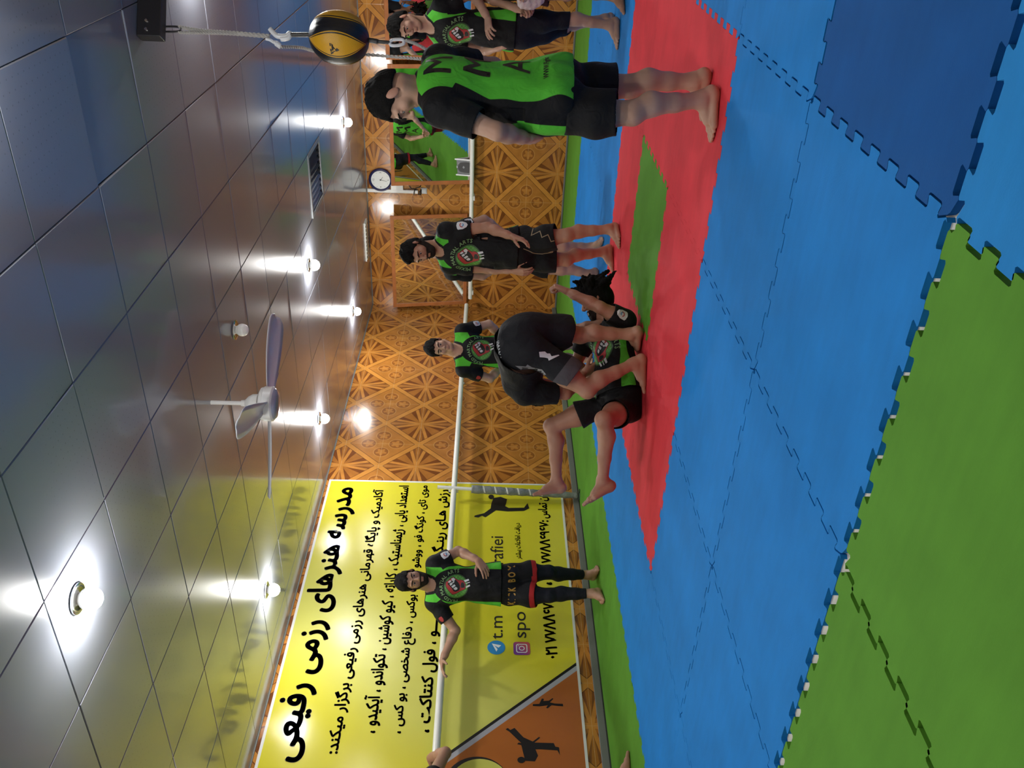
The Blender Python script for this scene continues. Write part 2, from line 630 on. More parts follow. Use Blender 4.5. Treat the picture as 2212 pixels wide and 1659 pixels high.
def edge(p0, p1, out, gap):
    """jigsaw edge from p0 to p1, teeth swing to either side of the line; out = outward normal, gap = pull-back"""
    p0, p1, out = np.array(p0, float), np.array(p1, float), np.array(out, float)
    d = unit(p1 - p0)
    L = np.linalg.norm(p1 - p0)
    sgn = 1 if (d[0] + d[1]) > 0 else -1
    absn = np.abs(out)
    pts = []
    n = max(1, round(L * NT))
    per = L / n
    # profile along the positive axis so that both neighbours share it
    prof = []
    for k in range(n):
        for t, h in ((-0.08, -1), (0.38, -1), (0.43, -.7), (0.37, .7), (0.42, 1), (0.88, 1), (0.93, .7), (0.87, -.7)):
            prof.append(((k + t) * per, h))
    prof = prof[1:-1]
    for t, h in prof:
        q = (p0 if sgn > 0 else p1) + (d * sgn) * t + absn * h * AMP - out * gap
        pts.append(q)
    return pts if sgn > 0 else pts[::-1]


TXM = 0.02


def puzzle_mat(i, j, colour, i_len=1.0, j_len=1.0, shift=(0, 0), gaps=(.0006, .0006, .0006, .0006), straight=(0, 0, 0, 0)):
    """i = row away from the camera, j = column to the left; the mat covers X in [-j-j_len, -j], Y in [i, i+i_len]"""
    x1, y0 = -j, i
    x0, y1 = -j - j_len, i + i_len
    cs = [((x0, y0), (x1, y0), (0, -1)), ((x1, y0), (x1, y1), (1, 0)), ((x1, y1), (x0, y1), (0, 1)), ((x0, y1), (x0, y0), (-1, 0))]
    poly = []
    c = .012
    for k, (a_, b_, n_) in enumerate(cs):
        d = unit(np.array(b_, float) - a_)
        poly.append(np.array(a_) + d * c - np.array(n_) * gaps[k])
        if not straight[k]:
            poly += edge(a_, b_, n_, gaps[k])
        poly.append(np.array(b_) - d * c - np.array(n_) * gaps[k])
    poly = [np.array([p[0] + shift[0], p[1] + shift[1]]) for p in poly]
    loc = np.array([(x0 + x1) / 2, (y0 + y1) / 2, -TXM])
    v2, tf = tri2(poly)
    v2 = v2 - loc[:2]
    n = len(poly)
    nv = len(v2)
    bm = bmesh.new()
    hi = [bm.verts.new((q[0], q[1], TXM)) for q in v2]
    for t in tf:
        bm.faces.new([hi[k] for k in t])
    lo = [bm.verts.new((q[0] - loc[0], q[1] - loc[1], 0)) for q in poly]
    top = hi if nv == n else [min(hi, key=lambda w: (w.co.x - q[0] + loc[0]) ** 2 + (w.co.y - q[1] + loc[1]) ** 2) for q in poly]
    for k in range(n):
        bm.faces.new((lo[k], lo[(k + 1) % n], top[(k + 1) % n], top[k]))
    me = bpy.data.meshes.new('foam_mat')
    bm.to_mesh(me)
    bm.free()
    me.materials.append(FOAM[colour])
    o = bpy.data.objects.new('foam_mat', me)
    COL.objects.link(o)
    o.location = loc
    return o


def mat_colour(i, j):
    if i < 0:
        return 'green' if j >= 0 else 'bright blue'
    if j >= 4 or i >= 8:
        return 'green'
    if 2 <= i < 5 and 0 <= j < 3:
        return 'green' if (i, j) == (3, 1) else 'red'
    if (i, j) == (0, -1):
        return 'dark blue'
    return 'blue'


ROWN = {-2: 'outermost near row', -1: 'row just before the long gap', 0: 'row just past the long gap', 1: 'row before the red square', 2: 'near-row height',
        3: 'middle-row height', 4: 'far-row height', 5: 'first row behind the red', 6: 'second row behind the red', 7: 'third row behind the red',
        8: 'next to last row', 9: 'cut row at the back wall'}


def mat_label(i, j, c):
    if c == 'red':
        if (i, j) == (2, 2):
            return 'red foam puzzle mat ending in the sharp left tip of the red square'
        row_, col_ = {2: 'near', 3: 'middle', 4: 'far'}[i], {0: 'right', 1: 'middle', 2: 'left'}[j]
        return f'red foam puzzle mat, {row_} row, {col_} column of the red square'
    if (i, j) == (3, 1):
        return 'single green foam puzzle mat set in the middle of the red square'
    if (i, j) == (0, -1):
        return 'dark blue foam puzzle mat with a wide gap on its near edge'
    word = {-2: 'far right column', -1: 'right of the red column', 0: 'red right column', 1: 'red middle column',
            2: 'red left column', 3: 'left of the red', 4: 'by the banner wall'}[j]
    return f'{c} foam puzzle mat, {ROWN[i]}, {word}'


for i in range(-2, 10):
    for j in range(-2, 5):
        c = mat_colour(i, j)
        il = 0.63 if i == 9 else 1.0
        jl = 1.16 if j == 4 else 1.0
        g = [.0007] * 4
        sh = [0.0, 0.0]
        if i == -1:
            sh = [-.030 if j >= 1 else -.012 if j == 0 else 0.0, -.030 if j >= 1 else -.025]
            g[2] = .002
        if i == -2:
            sh = [-.030 if j >= 1 else -.012 if j == 0 else 0.0, -.034]
        if (i, j) == (0, -1):
            g = [.003, .001, .008, .0032]
        if i == 0 and j == 0:
            g[1] = .002
        if i in (0, 1) and j in (-1, 0, 1, 2) and (i, j) != (0, -1):
            g = [.0032, .0030, .0030, .0030]
        o = puzzle_mat(i, j, c, il, jl, sh, g, (0, 0, 1 if i == 9 else 0, 1 if j == 4 else 0))
        tag(o, mat_label(i, j, c), 'mat', 'interlocking foam puzzle mats on the floor')

# ================================================================== THE LAMPS
m_lit = mat('lit_bulb', (0.9, 0.9, 0.9), 0.4, emit=((1.0, 0.985, 0.95), BULB_POWER))
m_globe = mat('white_glass', (0.82, 0.82, 0.80), 0.25, spec=0.6)


def bulb(x, y, lit, label):
    root = empty('ceiling_bulb', (x, y, ROOM_H))
    b = MB()
    b.lathe((x, y, ROOM_H), [(0.0, -.001), (.062, -.001), (.066, -.004), (.066, -.009), (.058, -.012), (.046, -.010), (.0, -.010)], n=32)
    smooth_by_angle(b.build('flange_ring', m_chrome, root))
    b = MB()
    b.lathe((x, y, ROOM_H), [(.022, -.008), (.026, -.013), (.028, -.018), (.0, -.018)], n=24)
    smooth_by_angle(b.build('lamp_holder', m_white, root))
    b = MB()
    R, zc = (.049, -.056) if lit else (.042, -.050)
    # the lower two thirds of the globe glow, the collar is plain white plastic
    b.lathe((x, y, ROOM_H), [(.024, -.014)] + [(R * math.sin(t), zc + R * math.cos(t)) for t in np.linspace(0.6, 1.25, 6)], n=24)
    b.lathe((x, y, ROOM_H), [(R * math.sin(t), zc + R * math.cos(t)) for t in np.linspace(1.25, math.pi, 11)], n=24, mi=1)
    b.build('globe', [m_globe, m_lit if lit else m_globe], root, smooth=True)
    tag(root, label, 'lamp', 'round bulbs on the ceiling')


for x, y, lit, lb in (
        (-2.16, 3.30, False, 'unlit white globe bulb on the ceiling near the fan'),
        (-2.77, 5.66, True, 'lit globe bulb on the ceiling beside the square vent'),
        (-2.13, 8.05, True, 'lit globe bulb on the ceiling near the wall clock'),
        (-4.40, 7.88, True, 'lit globe bulb on the ceiling nearest the room corner'),
        (-4.37, 5.50, True, 'lit globe bulb on the ceiling by the right end of the yellow banner'),
        (-4.36, 3.14, True, 'lit globe bulb on the ceiling in front of the banner title'),
        (-2.05, 0.80, True, 'nearest lit globe bulb, alone on the tiles at the left'),
        (0.08, 0.80, True, 'lit globe bulb just out of the frame, nearest the black beam'),
        (-2.05, -1.55, True, 'lit globe bulb out of sight above the camera'),
        (0.08, -1.30, True, 'lit globe bulb out of sight behind the camera, right'),
        (-4.36, 0.80, True, 'lit globe bulb out of sight past the left end of the banner'),
        (0.08, 3.40, True, 'lit globe bulb out of sight past the black beam'),
        (0.08, 5.60, True, 'lit globe bulb out of sight above the person at the right edge'),
        (0.08, 8.00, True, 'lit globe bulb out of sight near the back wall')):
    bulb(x, y, lit, lb)


# ================================================================== BANNER
EPS = ROOM_L + .004
m_yel = bpy.data.materials.new('yellow_vinyl')
m_yel.use_nodes = True
_nt = m_yel.node_tree
_B = NB(_nt)
_b = _nt.nodes['Principled BSDF']
_g = _nt.nodes.new('ShaderNodeNewGeometry')
_s = _nt.nodes.new('ShaderNodeSeparateXYZ')
_nt.links.new(_g.outputs['Position'], _s.inputs[0])
# printed design: a paler wash crossing the sheet diagonally
_w = _B.m('ADD', _B.m('MULTIPLY', _B.m('SUBTRACT', _s.outputs[1], 2.9), 0.62), _B.m('MULTIPLY', _B.m('SUBTRACT', _s.outputs[2], 1.35), -0.45))
_pale = _B.m('SUBTRACT', 1.0, _B.step(_B.m('ABSOLUTE', _w), 0.1, 0.62))
_nt.links.new(_B.mix(_B.m('MULTIPLY', _pale, 0.8), (0.66, 0.60, 0.030), (0.62, 0.62, 0.16)), _b.inputs['Base Color'])
_b.inputs['Roughness'].default_value = 0.2
_b.inputs['Specular IOR Level'].default_value = 0.5
_n = _nt.nodes.new('ShaderNodeTexNoise')
_n.inputs['Scale'].default_value = 1.6
_n.inputs['Detail'].default_value = 2
_nt.links.new(_g.outputs['Position'], _n.inputs['Vector'])
_bp = _nt.nodes.new('ShaderNodeBump')
_bp.inputs['Strength'].default_value = 0.25
_bp.inputs['Distance'].default_value = 0.02
_nt.links.new(_n.outputs['Fac'], _bp.inputs['Height'])
_nt.links.new(_bp.outputs[0], _b.inputs['Normal'])
m_ink = mat('black_print', (0.012, 0.011, 0.010), 0.38, spec=.35)
m_orange = mat('orange_print', (0.42, 0.125, 0.022), 0.25)
m_silver = mat('silver_print', (0.42, 0.42, 0.46), 0.25)
m_white_edge = mat('white_hem', (0.72, 0.72, 0.70), 0.4)
m_tg = mat('light_blue_print', (0.03, 0.24, 0.55), 0.3)
m_wp = mat('white_print', (0.8, 0.8, 0.8), 0.3)


def bp(x, y):
    q = on_x(x, y, EPS)
    return q[1], q[2]


BY0, BY1, BZ0, BZ1 = 0.95, 5.57, 0.165, 2.625
banner = MB()
banner.box((ROOM_L + .002, (BY0 + BY1) / 2, (BZ0 + BZ1) / 2), .004, BY1 - BY0, BZ1 - BZ0)
banner = banner.build('banner', m_yel, loc=(ROOM_L + .002, (BY0 + BY1) / 2, BZ0))
tag(banner, 'large glossy yellow banner with black Persian lettering covering the left wall', 'banner')


def print_flat(name, yz, faces, m, layer, label=None):
    o = new_obj(name, np.c_[np.full(len(yz), EPS + .0012 * layer), yz] - origin_of(banner), faces, m, banner)
    if label:
        o['label'] = label
    return o


def print_poly(name, pts, m, layer, px=True, label=None):
    yz = np.array([bp(*p) for p in pts]) if px else np.array(pts)
    yz, f = tri2(yz)
    return print_flat(name, yz, f, m, layer, label)


# hems
b = MB()
t = .022
for y, z, sy, sz in (((BY0 + BY1) / 2, BZ1 - t / 2, BY1 - BY0, t), ((BY0 + BY1) / 2, BZ0 + t / 2, BY1 - BY0, t), (BY1 - t / 2, (BZ0 + BZ1) / 2, t, BZ1 - BZ0 - 2 * t)):
    b.box((EPS + .0006, y, z), .0012, sy, sz)
b.build('hem', m_white_edge, banner)
# orange corner with its black and silver edge stripes
A1 = np.array(bp(1247, 1433))
A2 = np.array(bp(957, 1637))
dd = (A1 - A2) / (A1[0] - A2[0])
zb = BZ0 + t
pA = A2 + dd * ((zb - A2[1]) / dd[1])
pB = A2 + dd * (BY0 - A2[0])
nrm = np.array([dd[1], -dd[0]]) / np.hypot(*dd)      # towards the left and down
if nrm[1] > 0:
    nrm = -nrm


def stripe(name, o0, o1, m, layer):
    q = []
    for off in (o0, o1):
        c0 = A2 + nrm * off
        pa = c0 + dd * ((zb - c0[1]) / dd[1])
        pb_ = c0 + dd * (BY0 - c0[0])
        q.append((pa, pb_))
    return print_poly(name, [q[0][0], q[0][1], q[1][1], q[1][0]], m, layer, px=False)


stripe('black_stripe', -.012, .012, m_ink, 1)
stripe('silver_stripe', .012, .052, m_silver, 1)
c0 = A2 + nrm * .052
print_poly('orange_corner', [c0 + dd * ((zb - c0[1]) / dd[1]), c0 + dd * (BY0 - c0[0]), (BY0, zb)], m_orange, 1, px=False)
# yellow disc with a dark rim at the far left
cy_, cz_ = bp(1036, 1700)
rad = abs(bp(1036, 1640)[0] - cy_)
print_poly('dark_ring', [(cy_ + (rad + .02) * math.cos(q), cz_ + .02 + (rad + .02) * math.sin(q)) for q in np.linspace(0, 2 * math.pi, 49)[:-1]], m_ink, 2, px=False)
print_poly('yellow_disc', [(cy_ + rad * math.cos(q), cz_ + rad * math.sin(q)) for q in np.linspace(0, 2 * math.pi, 49)[:-1]], m_yel, 3, px=False)


def banner_text(s, right, left, top, bottom, bold=.03, arabic=True):
    """right/left/top/bottom are photo points that give the ends and the height of the line"""
    y1, y0 = bp(*right)[0], bp(*left)[0]
    z1, z0 = bp(*top)[1], bp(*bottom)[1]
    v, f = fit_text(shape_ar(s) if arabic else s, y0, y1, z0, z1, bold)
    return print_flat('lettering', v, f, m_ink, 2)


banner_text('مدرسه هنرهای رزمی رفیعی', (748, 1053), (640, 1648), (600, 1525), (676, 1540), .035)
banner_text('آکادمیک و پایگاه قهرمانی هنرهای رزمی رفیعی برگزار میکند:', (800, 1057), (722, 1629), (718, 1521), (771, 1444), .03)
banner_text('استعداد یابی ، ژیمناستیک ، کاراته ، کیو کوشین ، تکواندو ، آیکیدو ،', (870, 1049), (800, 1584), (788, 1501), (834, 1474), .03)
banner_text('موی تای ، کونگ فو ، ووشو ، کیک بوکس ، دفاع شخصی ، بو کس ،', (920, 1049), (867, 1585), (847, 1525), (889, 1474), .03)
banner_text('ورزش هـای رینـگی ، جوجیتســــــو ، فول کنتاکت ،', (960, 1049), (925, 1583), (900, 1521), (943, 1486), .03)
banner_text('دریافت اطلاعات بیشتر', (1120, 1130), (1120, 1208), (1112, 1170), (1128, 1190), .02)
banner_text('تلفن تماس', (1170, 1058), (1176, 1120), (1162, 1100), (1188, 1100), .03)
banner_text('\u06f7\u06f7\u039b\u039b\u06f6\u06f9\u06f6\u06f7:', (1165, 1124), (1175, 1217), (1166, 1180), (1189, 1180), .035, False)
banner_text('\u06f0\u06f2\u06f1 \u06f7\u06f7\u039b\u039b\u06f6\u06f7', (1180, 1303), (1190, 1423), (1174, 1360), (1202, 1375), .035, False)
banner_text('،', (1185, 1258), (1185, 1264), (1180, 1261), (1193, 1261), .03, True)
banner_text('t.m', (1075, 1331), (1075, 1381), (1064, 1372), (1086, 1372), .0, False)
banner_text('rafiei', (1075, 1159), (1075, 1219), (1059, 1175), (1087, 1190), .0, False)
banner_text('spo', (1125, 1322), (1125, 1378), (1118, 1370), (1145, 1352), .0, False)
# the two round-cornered app icons
ty, tz = bp(1072, 1399)
r_ = abs(bp(1072, 1384)[0] - ty)
print_poly('messenger_icon', [(ty + r_ * math.cos(q), tz + r_ * math.sin(q)) for q in np.linspace(0, 2 * math.pi, 41)[:-1]], m_tg, 2, px=False)
print_poly('paper_plane', [(ty - .6 * r_, tz - .02 * r_), (ty + .55 * r_, tz + .5 * r_), (ty + .3 * r_, tz - .55 * r_), (ty - .05 * r_, tz - .25 * r_), (ty + .25 * r_, tz + .2 * r_), (ty - .25 * r_, tz - .15 * r_)], m_wp, 3, px=False)
m_ig = bpy.data.materials.new('magenta_print')
m_ig.use_nodes = True
_nt = m_ig.node_tree
_B = NB(_nt)
_g = _nt.nodes.new('ShaderNodeNewGeometry')
_s = _nt.nodes.new('ShaderNodeSeparateXYZ')
_nt.links.new(_g.outputs['Position'], _s.inputs[0])
iy, iz = bp(1127, 1401)
ir = abs(bp(1127, 1387)[0] - iy)
_k = _B.step(_B.m('ADD', _B.m('SUBTRACT', _s.outputs[1], iy), _B.m('SUBTRACT', iz, _s.outputs[2])), -ir * 1.3, ir * 1.3)
_nt.links.new(_B.mix(_k, (0.17, 0.03, 0.28), (0.55, 0.07, 0.08)), _nt.nodes['Principled BSDF'].inputs['Base Color'])


def rrect(cy, cz, h, r):
    out = []
    for k, (sy, sz) in enumerate(((1, 1), (-1, 1), (-1, -1), (1, -1))):
        for q in np.linspace(k * math.pi / 2, (k + 1) * math.pi / 2, 7):
            out.append((cy + sy * (h - r) + r * math.cos(q), cz + sz * (h - r) + r * math.sin(q)))
    return out


print_poly('camera_icon', rrect(iy, iz, ir, ir * .35), m_ig, 2, px=False)


def ring_print(name, po, pi_, m, layer):
    n = len(po)
    v = np.array(list(po) + list(pi_))
    return print_flat(name, v, [(k, (k + 1) % n, n + (k + 1) % n, n + k) for k in range(n)], m, layer)


ring_print('icon_outline', rrect(iy, iz, ir * .68, ir * .28), rrect(iy, iz, ir * .56, ir * .2), m_wp, 3)
circ = lambda r: [(iy + r * math.cos(q), iz + r * math.sin(q)) for q in np.linspace(0, 2 * math.pi, 29)[:-1]]
ring_print('icon_lens', circ(ir * .36), circ(ir * .24), m_wp, 3)
print_poly('icon_dot', [(iy + ir * .38 + ir * .07 * math.cos(q), iz + ir * .38 + ir * .07 * math.sin(q)) for q in np.linspace(0, 6.28, 9)[:-1]], m_wp, 3, px=False)

# kicking figures
K1 = [(1130, 300), (1190, 290), (1245, 310), (1238, 345), (1228, 370), (1260, 385), (1390, 383), (1420, 345), (1434, 388), (1390, 410), (1250, 415),
      (1150, 405), (1060, 465), (1030, 452), (1000, 467), (965, 462), (970, 450), (1050, 430), (1105, 390), (1112, 345), (1122, 320)]
print_poly('kicker_print', [(780 + x / 3.95, 1000 + y / 3.95) for x, y in K1], m_ink, 2)
print_poly('kicker_head', [(780 + (1110 + 24 * math.cos(q)) / 3.95, 1000 + (292 + 20 * math.sin(q)) / 3.95) for q in np.linspace(0, 6.283, 17)[:-1]], m_ink, 3)
K2 = [(850, 160), (870, 145), (895, 165), (935, 145), (1020, 235), (1110, 275), (1170, 230), (1180, 240), (1125, 285), (1310, 290), (1325, 325),
      (1360, 330), (1370, 405), (1345, 360), (1195, 350), (1135, 350), (1160, 410), (1130, 465), (1040, 460), (1030, 430), (1010, 350), (1000, 310),
      (960, 300), (975, 285), (1000, 290), (885, 180)]
print_poly('kicker_print', [(900 + x / 4.424, 1540 + y / 4.424) for x, y in K2], m_ink, 2)
print_poly('kicker_head', [(900 + (1000 + 38 * math.cos(q)) / 4.424, 1540 + (452 + 30 * math.sin(q)) / 4.424) for q in np.linspace(0, 6.283, 17)[:-1]], m_ink, 3)
K3 = [(600, 1312), (600, 1302), (636, 1300), (650, 1270), (662, 1272), (658, 1284), (690, 1282), (710, 1268), (714, 1272), (694, 1292), (722, 1298),
      (768, 1300), (770, 1314), (740, 1312), (704, 1308), (682, 1326), (674, 1322), (684, 1308), (640, 1314)]
print_poly('kicker_print', [(920 + x / 2.596, 1020 + y / 2.596) for x, y in K3], m_ink, 2)

# ================================================================== WALL BARS, POST
m_bar = mat('white_enamel_pipe', (0.80, 0.80, 0.74), 0.3)
BARX, BARZ, BARY = ROOM_L + .13, 1.30, ROOM_B - .13


def bar(name, p0, p1, feet, label):
    root = empty(name, np.array(p0))
    b = MB()
    b.tube([p0, p1], .029, 20)
    smooth_by_angle(b.build('rail', m_bar, root))
    for q, w in feet:
        b = MB()
        q, w = np.array(q), np.array(w)
        b.tube([q, w], .013, 12)
        d = unit(w - q)
        b.tube([w - d * .008, w], .035, 16)
        # clamp cradling the pipe from below
        b.box(q + np.array([0, 0, -.036]), *(np.where(np.abs(d) > .5, .05, .075)), ) if False else b.box(q + np.array([0, 0, -.036]), .06, .06, .014, .003)
        smooth_by_angle(b.build('bracket', m_white, root))
    tag(root, label, 'rail', 'white wall rails at waist height')
    return root


fl_ = [((BARX, y, BARZ - .0), (ROOM_L, y, BARZ)) for y in (7.55, 2.2)]
bar('wall_rail', (BARX, 0.2, BARZ), (BARX, 9.45, BARZ), fl_, 'long white pipe rail running across the yellow banner wall')
fb_ = [((x, BARY, BARZ), (x, ROOM_B, BARZ)) for x in (-4.9, -3.5, -1.8)]
bar('wall_rail', (-5.0, BARY, BARZ - .05), (-1.55, BARY, BARZ - .05), [((a_[0], a_[1], BARZ - .05), (w_[0], w_[1], BARZ - .05)) for a_, w_ in fb_],
    'white pipe rail under the mirrors on the back wall')

# taped post that carries the rail
m_tape = mat('grey_duct_tape', (0.20, 0.215, 0.21), 0.45, bump=.6, bscale=60, vary=.2, vscale=20)
m_tape_w = mat('white_spiral_tape', (0.66, 0.66, 0.63), 0.5)
m_foot = mat('dark_green_foot', (0.03, 0.06, 0.035), 0.6)
ptop = on_x(945, 1052, -5.04)
pbot = on_z(1252, 1071, 0.0)
post = empty('taped_post', pbot)


def PP(z, dx=0.0, dy=0.0):
    """a point on the slightly leaning post"""
    t = z / ptop[2]
    return np.array([pbot[0] + (ptop[0] - pbot[0]) * t + dx, pbot[1] + (ptop[1] - pbot[1]) * t + dy, z])


b = MB()
b.tube([PP(.9), PP(ptop[2])], .018, 16)
smooth_by_angle(b.build('pipe', m_white, post))
b = MB()
zs = np.linspace(.02, 1.12, 60)
RT = lambda z: .031 + .011 * z + .0025 * math.sin(z * 55) + .001 * math.sin(z * 170)
b.tube([PP(z) for z in zs], [RT(z) for z in zs], 20)
b.build('tape_wrap', m_tape, post, smooth=True)
b = MB()
for k in range(6):
    z0 = .40 + k * .118
    vs, fs = [], []
    for q in np.linspace(-1.6, 3.4, 18):
        z = z0 + .060 * q / 6.283
        for h in (0, .016):
            r = RT(z + h) + .003
            vs.append(PP(z + h, r * math.cos(q), r * math.sin(q)))
    for i in range(17):
        fs.append((2 * i, 2 * i + 2, 2 * i + 3, 2 * i + 1))
    b.add(vs, fs)
b.build('white_tape_band', m_tape_w, post)
b = MB()
b.lathe(PP(0), [(.0, .012), (.048, .012), (.052, .0), (.0, .0)], n=24)
b.box(PP(.006, .055, 0), .05, .03, .012, .003)
b.build('base_plate', m_foot, post)
b = MB()
b.box(PP(BARZ - .035, -.02, 0), .06, .035, .02, .004)
b.box(PP(BARZ + .045, -.02, .005), .05, .045, .02, .004)
b.build('clamp', m_white, post)
tag(post, 'white post wrapped in grey duct tape with white bands, at the banner edge', 'post')

# ================================================================== MIRRORS
m_mirror = mat('mirror_glass', (0.86, 0.88, 0.86), 0.005, metal=1.0)
m_frame = mat('orange_wood_frame', (0.40, 0.135, 0.04), 0.35, vary=.15, vscale=10)
m_backb = mat('mirror_backing', (0.25, 0.12, 0.05), 0.7)


def mirror(xa, xb, za, zb_, tilt, yaw, label):
    c = np.array([(xa + xb) / 2, ROOM_B - .04, za])
    root = empty('wall_mirror', c)
    w, h = xb - xa, zb_ - za
    Rz = np.array([[math.cos(yaw), -math.sin(yaw), 0], [math.sin(yaw), math.cos(yaw), 0], [0, 0, 1]])
    Rx = np.array([[1, 0, 0], [0, math.cos(tilt), -math.sin(tilt)], [0, math.sin(tilt), math.cos(tilt)]])
    R = Rz @ Rx
    P = lambda x, y, z: c + R @ np.array([x, y, z])
    b = MB()
    b.box(P(0, .004, h / 2), w - .02, .006, h - .02, R=R)
    b.build('glass', m_mirror, root)
    b = MB()
    b.box(P(0, .012, h / 2), w - .01, .008, h - .01, R=R)
    b.build('backing', m_backb, root)
    f = .05
    b = MB()
    b.box(P(0, 0, h - f / 2), w, .024, f, .004, R)
    b.box(P(0, 0, f / 2), w, .024, f, .004, R)
    b.box(P(-w / 2 + f / 2, 0, h / 2), f, .024, h - 2 * f, .004, R)
    b.box(P(w / 2 - f / 2, 0, h / 2), f, .024, h - 2 * f, .004, R)
    b.build('frame', m_frame, root)
    if abs(tilt) > .02:
        b = MB()
        for s in (-.3, .3):
            q = P(s * w, .014, h - .05)
            b.tube([q, (q[0], ROOM_B, q[2] + .05)], .006, 8)
        b.build('stay', m_black, root)
    tag(root, label, 'mirror', 'leaning mirrors on the back wall')
    return root


TILT = math.radians(9.3)
mirror(-5.13, -3.76, 1.305, 2.355, TILT, 0.0, 'orange framed mirror in the corner reflecting the brown tiles and a slanting pipe')
mirror(-3.33, -1.80, 1.235, 2.32, math.radians(10), math.radians(1.4), 'orange framed mirror reflecting green and blue mats, right of the wall clock')
mirror(-1.74, -0.25, 1.24, 2.33, math.radians(10), math.radians(1.0), 'orange framed mirror behind the person with knee-length black leggings')

# ================================================================== SMALL THINGS ON THE BACK WALL
m_navy = mat('navy_plastic', (0.012, 0.012, 0.075), 0.3)
m_face = mat('clock_face', (0.80, 0.82, 0.80), 0.4)
c = on_y(822, 389, ROOM_B - .03)
clock = empty('wall_clock', (c[0], ROOM_B, c[2]))
b = MB()
b.lathe((c[0], ROOM_B, c[2]), [(.0, .0), (.150, .0), (.158, .012), (.158, .028), (.150, .040), (.138, .042), (.128, .034), (.126, .02)], axis=(0, -1, 0), n=56)
smooth_by_angle(b.build('rim', m_navy, clock))
b = MB()
b.lathe((c[0], ROOM_B, c[2]), [(.127, .022), (.0, .022)], axis=(0, -1, 0), n=48)
b.build('dial', m_face, clock)
b = MB()
yh = ROOM_B - .0245
for ang, l, w_ in ((math.radians(128), .050, .007), (math.radians(193), .085, .005)):
    d = np.array([math.sin(ang), 0, math.cos(ang)])
    n_ = np.array([d[2], 0, -d[0]])
    q = np.array([c[0], yh, c[2]])
    b.prism([q - d * .015 - n_ * w_ / 2, q + d * l - n_ * w_ / 4, q + d * l + n_ * w_ / 4, q - d * .015 + n_ * w_ / 2], (0, -.001, 0))
    b.lathe(q, [(.007, .0), (.007, .002), (.0, .002)], axis=(0, -1, 0), n=12)
b.build('hand', m_black, clock)
for s_, ax_, az_ in (('12', 0, .098), ('3', .098, 0), ('6', 0, -.098), ('9', -.098, 0)):
    v, f = fit_text(s_, c[0] + ax_ - .007 * len(s_), c[0] + ax_ + .007 * len(s_), c[2] + az_ - .012, c[2] + az_ + .012)
    new_obj('numeral', np.c_[v[:, 0], np.full(len(v), ROOM_B - .0232), v[:, 1]] - origin_of(clock), f, m_black, clock)
b = MB()
for k in range(12):
    if k % 3:
        q = math.pi * k / 6
        b.box((c[0] + .105 * math.sin(q), ROOM_B - .0228, c[2] + .105 * math.cos(q)), .005, .001, .005)
b.build('hour_mark', m_black, clock)
v, f = fit_text('QUARTZ', c[0] - .028, c[0] + .028, c[2] + .040, c[2] + .050) if False else ([], [])
tag(clock, 'round wall clock with navy rim and white dial', 'clock')

c0, c1 = on_y(845, 409, ROOM_B), on_y(871, 387, ROOM_B)
b = MB()
b.box(((c0[0] + c1[0]) / 2, ROOM_B - .02, (c0[2] + c1[2]) / 2), abs(c1[0] - c0[0]), .04, abs(c1[2] - c0[2]), .006)
tag(b.build('wall_box', mat('white_gloss_plastic', (0.86, 0.86, 0.84), 0.2), loc=((c0[0] + c1[0]) / 2, ROOM_B - .02, c1[2])), 'white plastic box on the wall right below the clock', 'box')
ct, cb_ = on_y(796, 411.5, ROOM_B - .02), on_y(903, 414, ROOM_B - .02)
xx = (ct[0] + cb_[0]) / 2
trunk = MB()
trunk.box((xx, ROOM_B - .016, (ROOM_H - .01 + cb_[2]) / 2), .045, .032, ROOM_H - .01 - cb_[2], .004)
trunk = tag(trunk.build('cable_trunking', m_white, loc=(xx, ROOM_B - .016, cb_[2])), 'vertical white cable trunking from the ceiling beside the clock', 'trunking')
m_grey = mat('grey_switch', (0.45, 0.46, 0.46), 0.35)
m_beige = mat('beige_socket', (0.52, 0.44, 0.34), 0.4)


def plate(name, x, y, mm, label, cat, kind):
    q = on_y(x, y, ROOM_B - .012)
    root = empty(name, (q[0], ROOM_B, q[2]))
    b = MB()
    b.box((q[0], ROOM_B - .006, q[2]), .082, .012, .082, .004)
    b.build('cover', mm, root)
    b = MB()
    if kind == 'socket':
        b.lathe((q[0], ROOM_B - .0125, q[2]), [(.027, .0), (.027, .004), (.021, .004), (.021, .0), (.0, .0)], axis=(0, -1, 0), n=20)
        for s in (-.009, .009):
            b.box((q[0] + s, ROOM_B - .0135, q[2]), .005, .002, .005, mi=1)
        b.build('socket_well', [m_grey, m_black], root)
    else:
        b.box((q[0], ROOM_B - .0145, q[2]), .05, .006, .055, .002)
        b.build('rocker', mat('light_grey_rocker', (0.62, 0.64, 0.63), .3), root)
    tag(root, label, cat)


